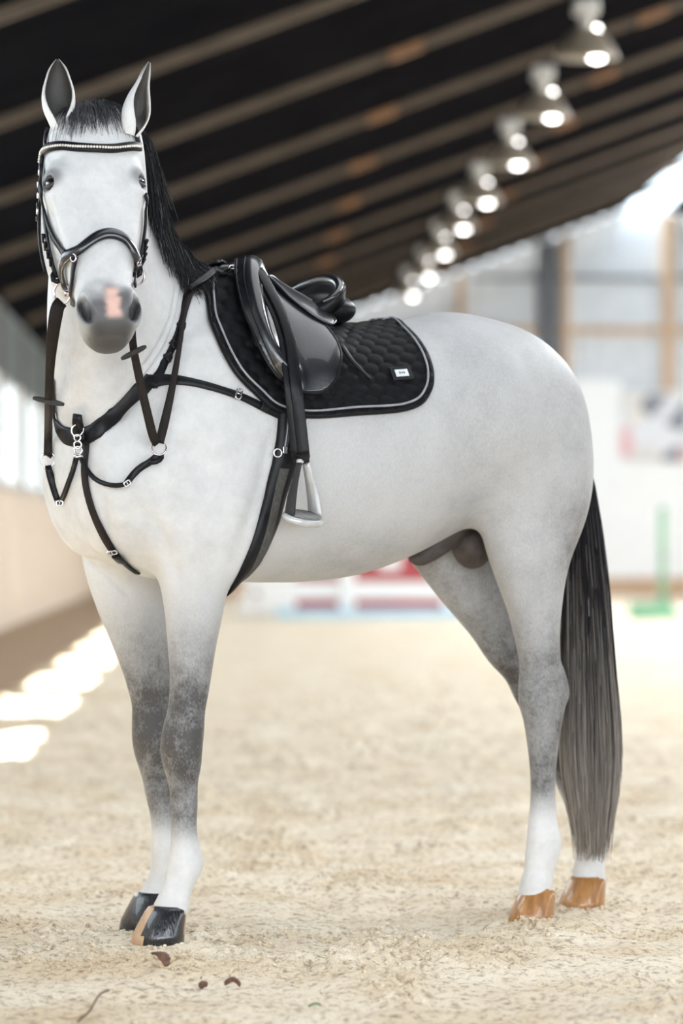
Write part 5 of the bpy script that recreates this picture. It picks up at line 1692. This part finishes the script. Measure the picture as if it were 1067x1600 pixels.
def stopper(px, py, d, ang, L_):
    c = LD(px, py, d)
    t = LD(px + 10, py - 10 * math.tan(ang), d) - c; t /= np.linalg.norm(t)
    k = np.linspace(-1, 1, 15)
    MB().tube([c + t * L_ * a + TOCAM * .006 for a in k], [.0035 + .0035 * (1 - a ** 4) for a in k], 10).build('rein_stopper', M_RUB, REI)
stopper(209, 551, dbr + .055, math.radians(27), .034)
stopper(76, 627, dbl + .135, math.radians(-12), .039)
# ------------------------------------------------------------------ bits lying on the sand
def ground_pt(px, py):
    d = _fw * F_PX + _rt * (px - 533.5) - _up * (py - 800)
    t = -CAM_H / d[2]
    w = _C + d * t
    return w
def sand_at(x, y):
    i = np.argmin(abs(gx - x)); j = np.argmin(abs(gy - y))
    return float(SZ[max(i - 1, 0):i + 2, max(j - 1, 0):j + 2].max())
M_BARK = pmat('red_brown_bark', (.20, .095, .060), .7, col2=(.10, .05, .03), nscale=60, bump=.5, bscale=120)
M_STRAW = pmat('dry_straw', (.55, .40, .22), .6, col2=(.40, .27, .14), nscale=60)
M_LEAFG = pmat('green_leaf_bit', (.12, .26, .08), .6, col2=(.08, .18, .05), nscale=60)
def chip(px, py, L_, W_, T_, rz, tilt, label, nm, mat, cat):
    w = ground_pt(px, py); z = sand_at(w[0], w[1])
    r = np.random.default_rng(int(px * 7 + py))
    n = 14; V = []; Fc = []
    for i in range(n):
        t = i / (n - 1)
        wd = W_ * (.55 + .45 * math.sin(math.pi * min(1, t * .9 + .12))) * (1 + .25 * r.normal() * .4)
        x = (t - .5) * L_; zz = .35 * W_ * math.sin(t * 3.0)
        for a, b in ((-1, 0), (-.5, .7), (.5, .8), (1, 0), (.4, -.5), (-.4, -.5)):
            V.append((x, a * wd / 2, zz + b * T_ + abs(a) * W_ * .12))
    for i in range(n - 1):
        for k in range(6):
            Fc.append((i * 6 + k, i * 6 + (k + 1) % 6, i * 6 + 6 + (k + 1) % 6, i * 6 + 6 + k))
    Fc.append(tuple(range(6))[::-1]); Fc.append(tuple(range((n - 1) * 6, n * 6)))
    o = mesh_obj(nm, V, Fc, mat)
    o.location = (w[0], w[1], z + T_ * .5 + abs(math.sin(tilt)) * L_ * .45)
    o.rotation_euler = (0, tilt, rz)
    tag(o, label, cat)
    return o
chip(250, 1522, .058, .034, .006, math.radians(-58), math.radians(24), 'curled red-brown bark chip on the sand below the front hoof', 'bark_chip', M_BARK, 'bark chip')
chip(363, 1541, .034, .030, .008, math.radians(20), math.radians(10), 'small dark crumb of bark right of the curled chip', 'bark_crumb', M_BARK, 'bark chip')
chip(318, 1541, .026, .020, .007, math.radians(70), 0, 'tiny reddish bark crumb between the curled chip and the dark crumb', 'bark_crumb', M_BARK, 'bark chip')
def stem_(pts, r, label, nm, mat, cat):
    P = []
    for px, py, up in pts:
        w = ground_pt(px, py); P.append((w[0], w[1], sand_at(w[0], w[1]) + up))
    o = MB().tube(catmull(np.array(P), 14), r, 7).build(nm, mat); tag(o, label, cat); return o
stem_([(122, 1598, .002), (140, 1585, .010), (156, 1574, .022), (170, 1566, .030)], .0022, 'thin brown twig sticking up from the sand at the bottom left corner', 'twig', M_BARK, 'twig')
stem_([(92, 1598, .002), (112, 1594, .004), (134, 1588, .008)], .002, 'pale straw lying beside the thin brown twig', 'straw', M_STRAW, 'straw')
chip(492, 1572, .028, .014, .003, .4, 0, 'tiny green leaf scrap on the sand near the bottom edge', 'leaf_scrap', M_LEAFG, 'leaf')
# clods of sand: far too many to count
cl = MB(); r = np.random.default_rng(21)
ico_v = []
t_ = (1 + 5 ** .5) / 2
ico_v = np.array([(-1, t_, 0), (1, t_, 0), (-1, -t_, 0), (1, -t_, 0), (0, -1, t_), (0, 1, t_), (0, -1, -t_), (0, 1, -t_), (t_, 0, -1), (t_, 0, 1), (-t_, 0, -1), (-t_, 0, 1)]) / 1.9
ico_f = [(0, 11, 5), (0, 5, 1), (0, 1, 7), (0, 7, 10), (0, 10, 11), (1, 5, 9), (5, 11, 4), (11, 10, 2), (10, 7, 6), (7, 1, 8), (3, 9, 4), (3, 4, 2), (3, 2, 6), (3, 6, 8), (3, 8, 9), (4, 9, 5), (2, 4, 11), (6, 2, 10), (8, 6, 7), (9, 8, 1)]
CV = []; CF = []
n_ = 0
while n_ < 12000:
    y = 7.6 + 7.5 * r.uniform() ** 1.5; x = r.uniform(-.055, .125) * y
    if np.clip(float(vnoise(np.array([x * 5.0]), np.array([y * 3.0]), 11)[0]) * 1.4 + .25, 0, 1) < r.uniform() * .85: continue
    s = .0014 + .0052 * r.uniform() ** 4
    v = ico_v * s * r.uniform(.7, 1.4, 3) * (1 + .30 * r.normal(size=(12, 1)))
    v[:, 2] *= .75
    CV.append(v + np.array([x, y, sand_at(x, y) - s * .05])); CF.append(np.array(ico_f) + 12 * n_)
    n_ += 1
clod = mesh_obj('sand_clods', np.concatenate(CV), np.concatenate(CF), M_SAND, None, smooth=False)
tag(clod, 'loose crumbs and clods of pale riding sand', 'sand', kind='stuff')
# short fibres mixed into the footing
NB = 1800
FB = np.zeros((NB, 4, 3)); FC = np.zeros((NB, 4, 3)); FR = np.full((NB, 4), .0006)
for i in range(NB):
    y = 7.6 + 5.5 * r.uniform() ** 1.4; x = r.uniform(-.055, .125) * y
    a = r.uniform(0, 6.28); L_ = .005 + .016 * r.uniform() ** 2
    k = np.linspace(-.5, .5, 4)
    z = sand_at(x, y) + .001
    FB[i] = np.c_[x + math.cos(a) * L_ * k, y + math.sin(a) * L_ * k, z + (k + .5) * L_ * r.uniform(-.1, .45) + .002 * np.sin(k * 5)]
    FC[i] = np.array([(.70, .58, .40), (.42, .30, .18), (.12, .07, .045)][int(r.integers(0, 3)) if r.uniform() < .4 else 0])
fb = strands('sand_fibres', FB, FR, FC, M_HAIR, None)
tag(fb, 'short pale and brown fibres scattered through the riding sand', 'fibres', kind='stuff')
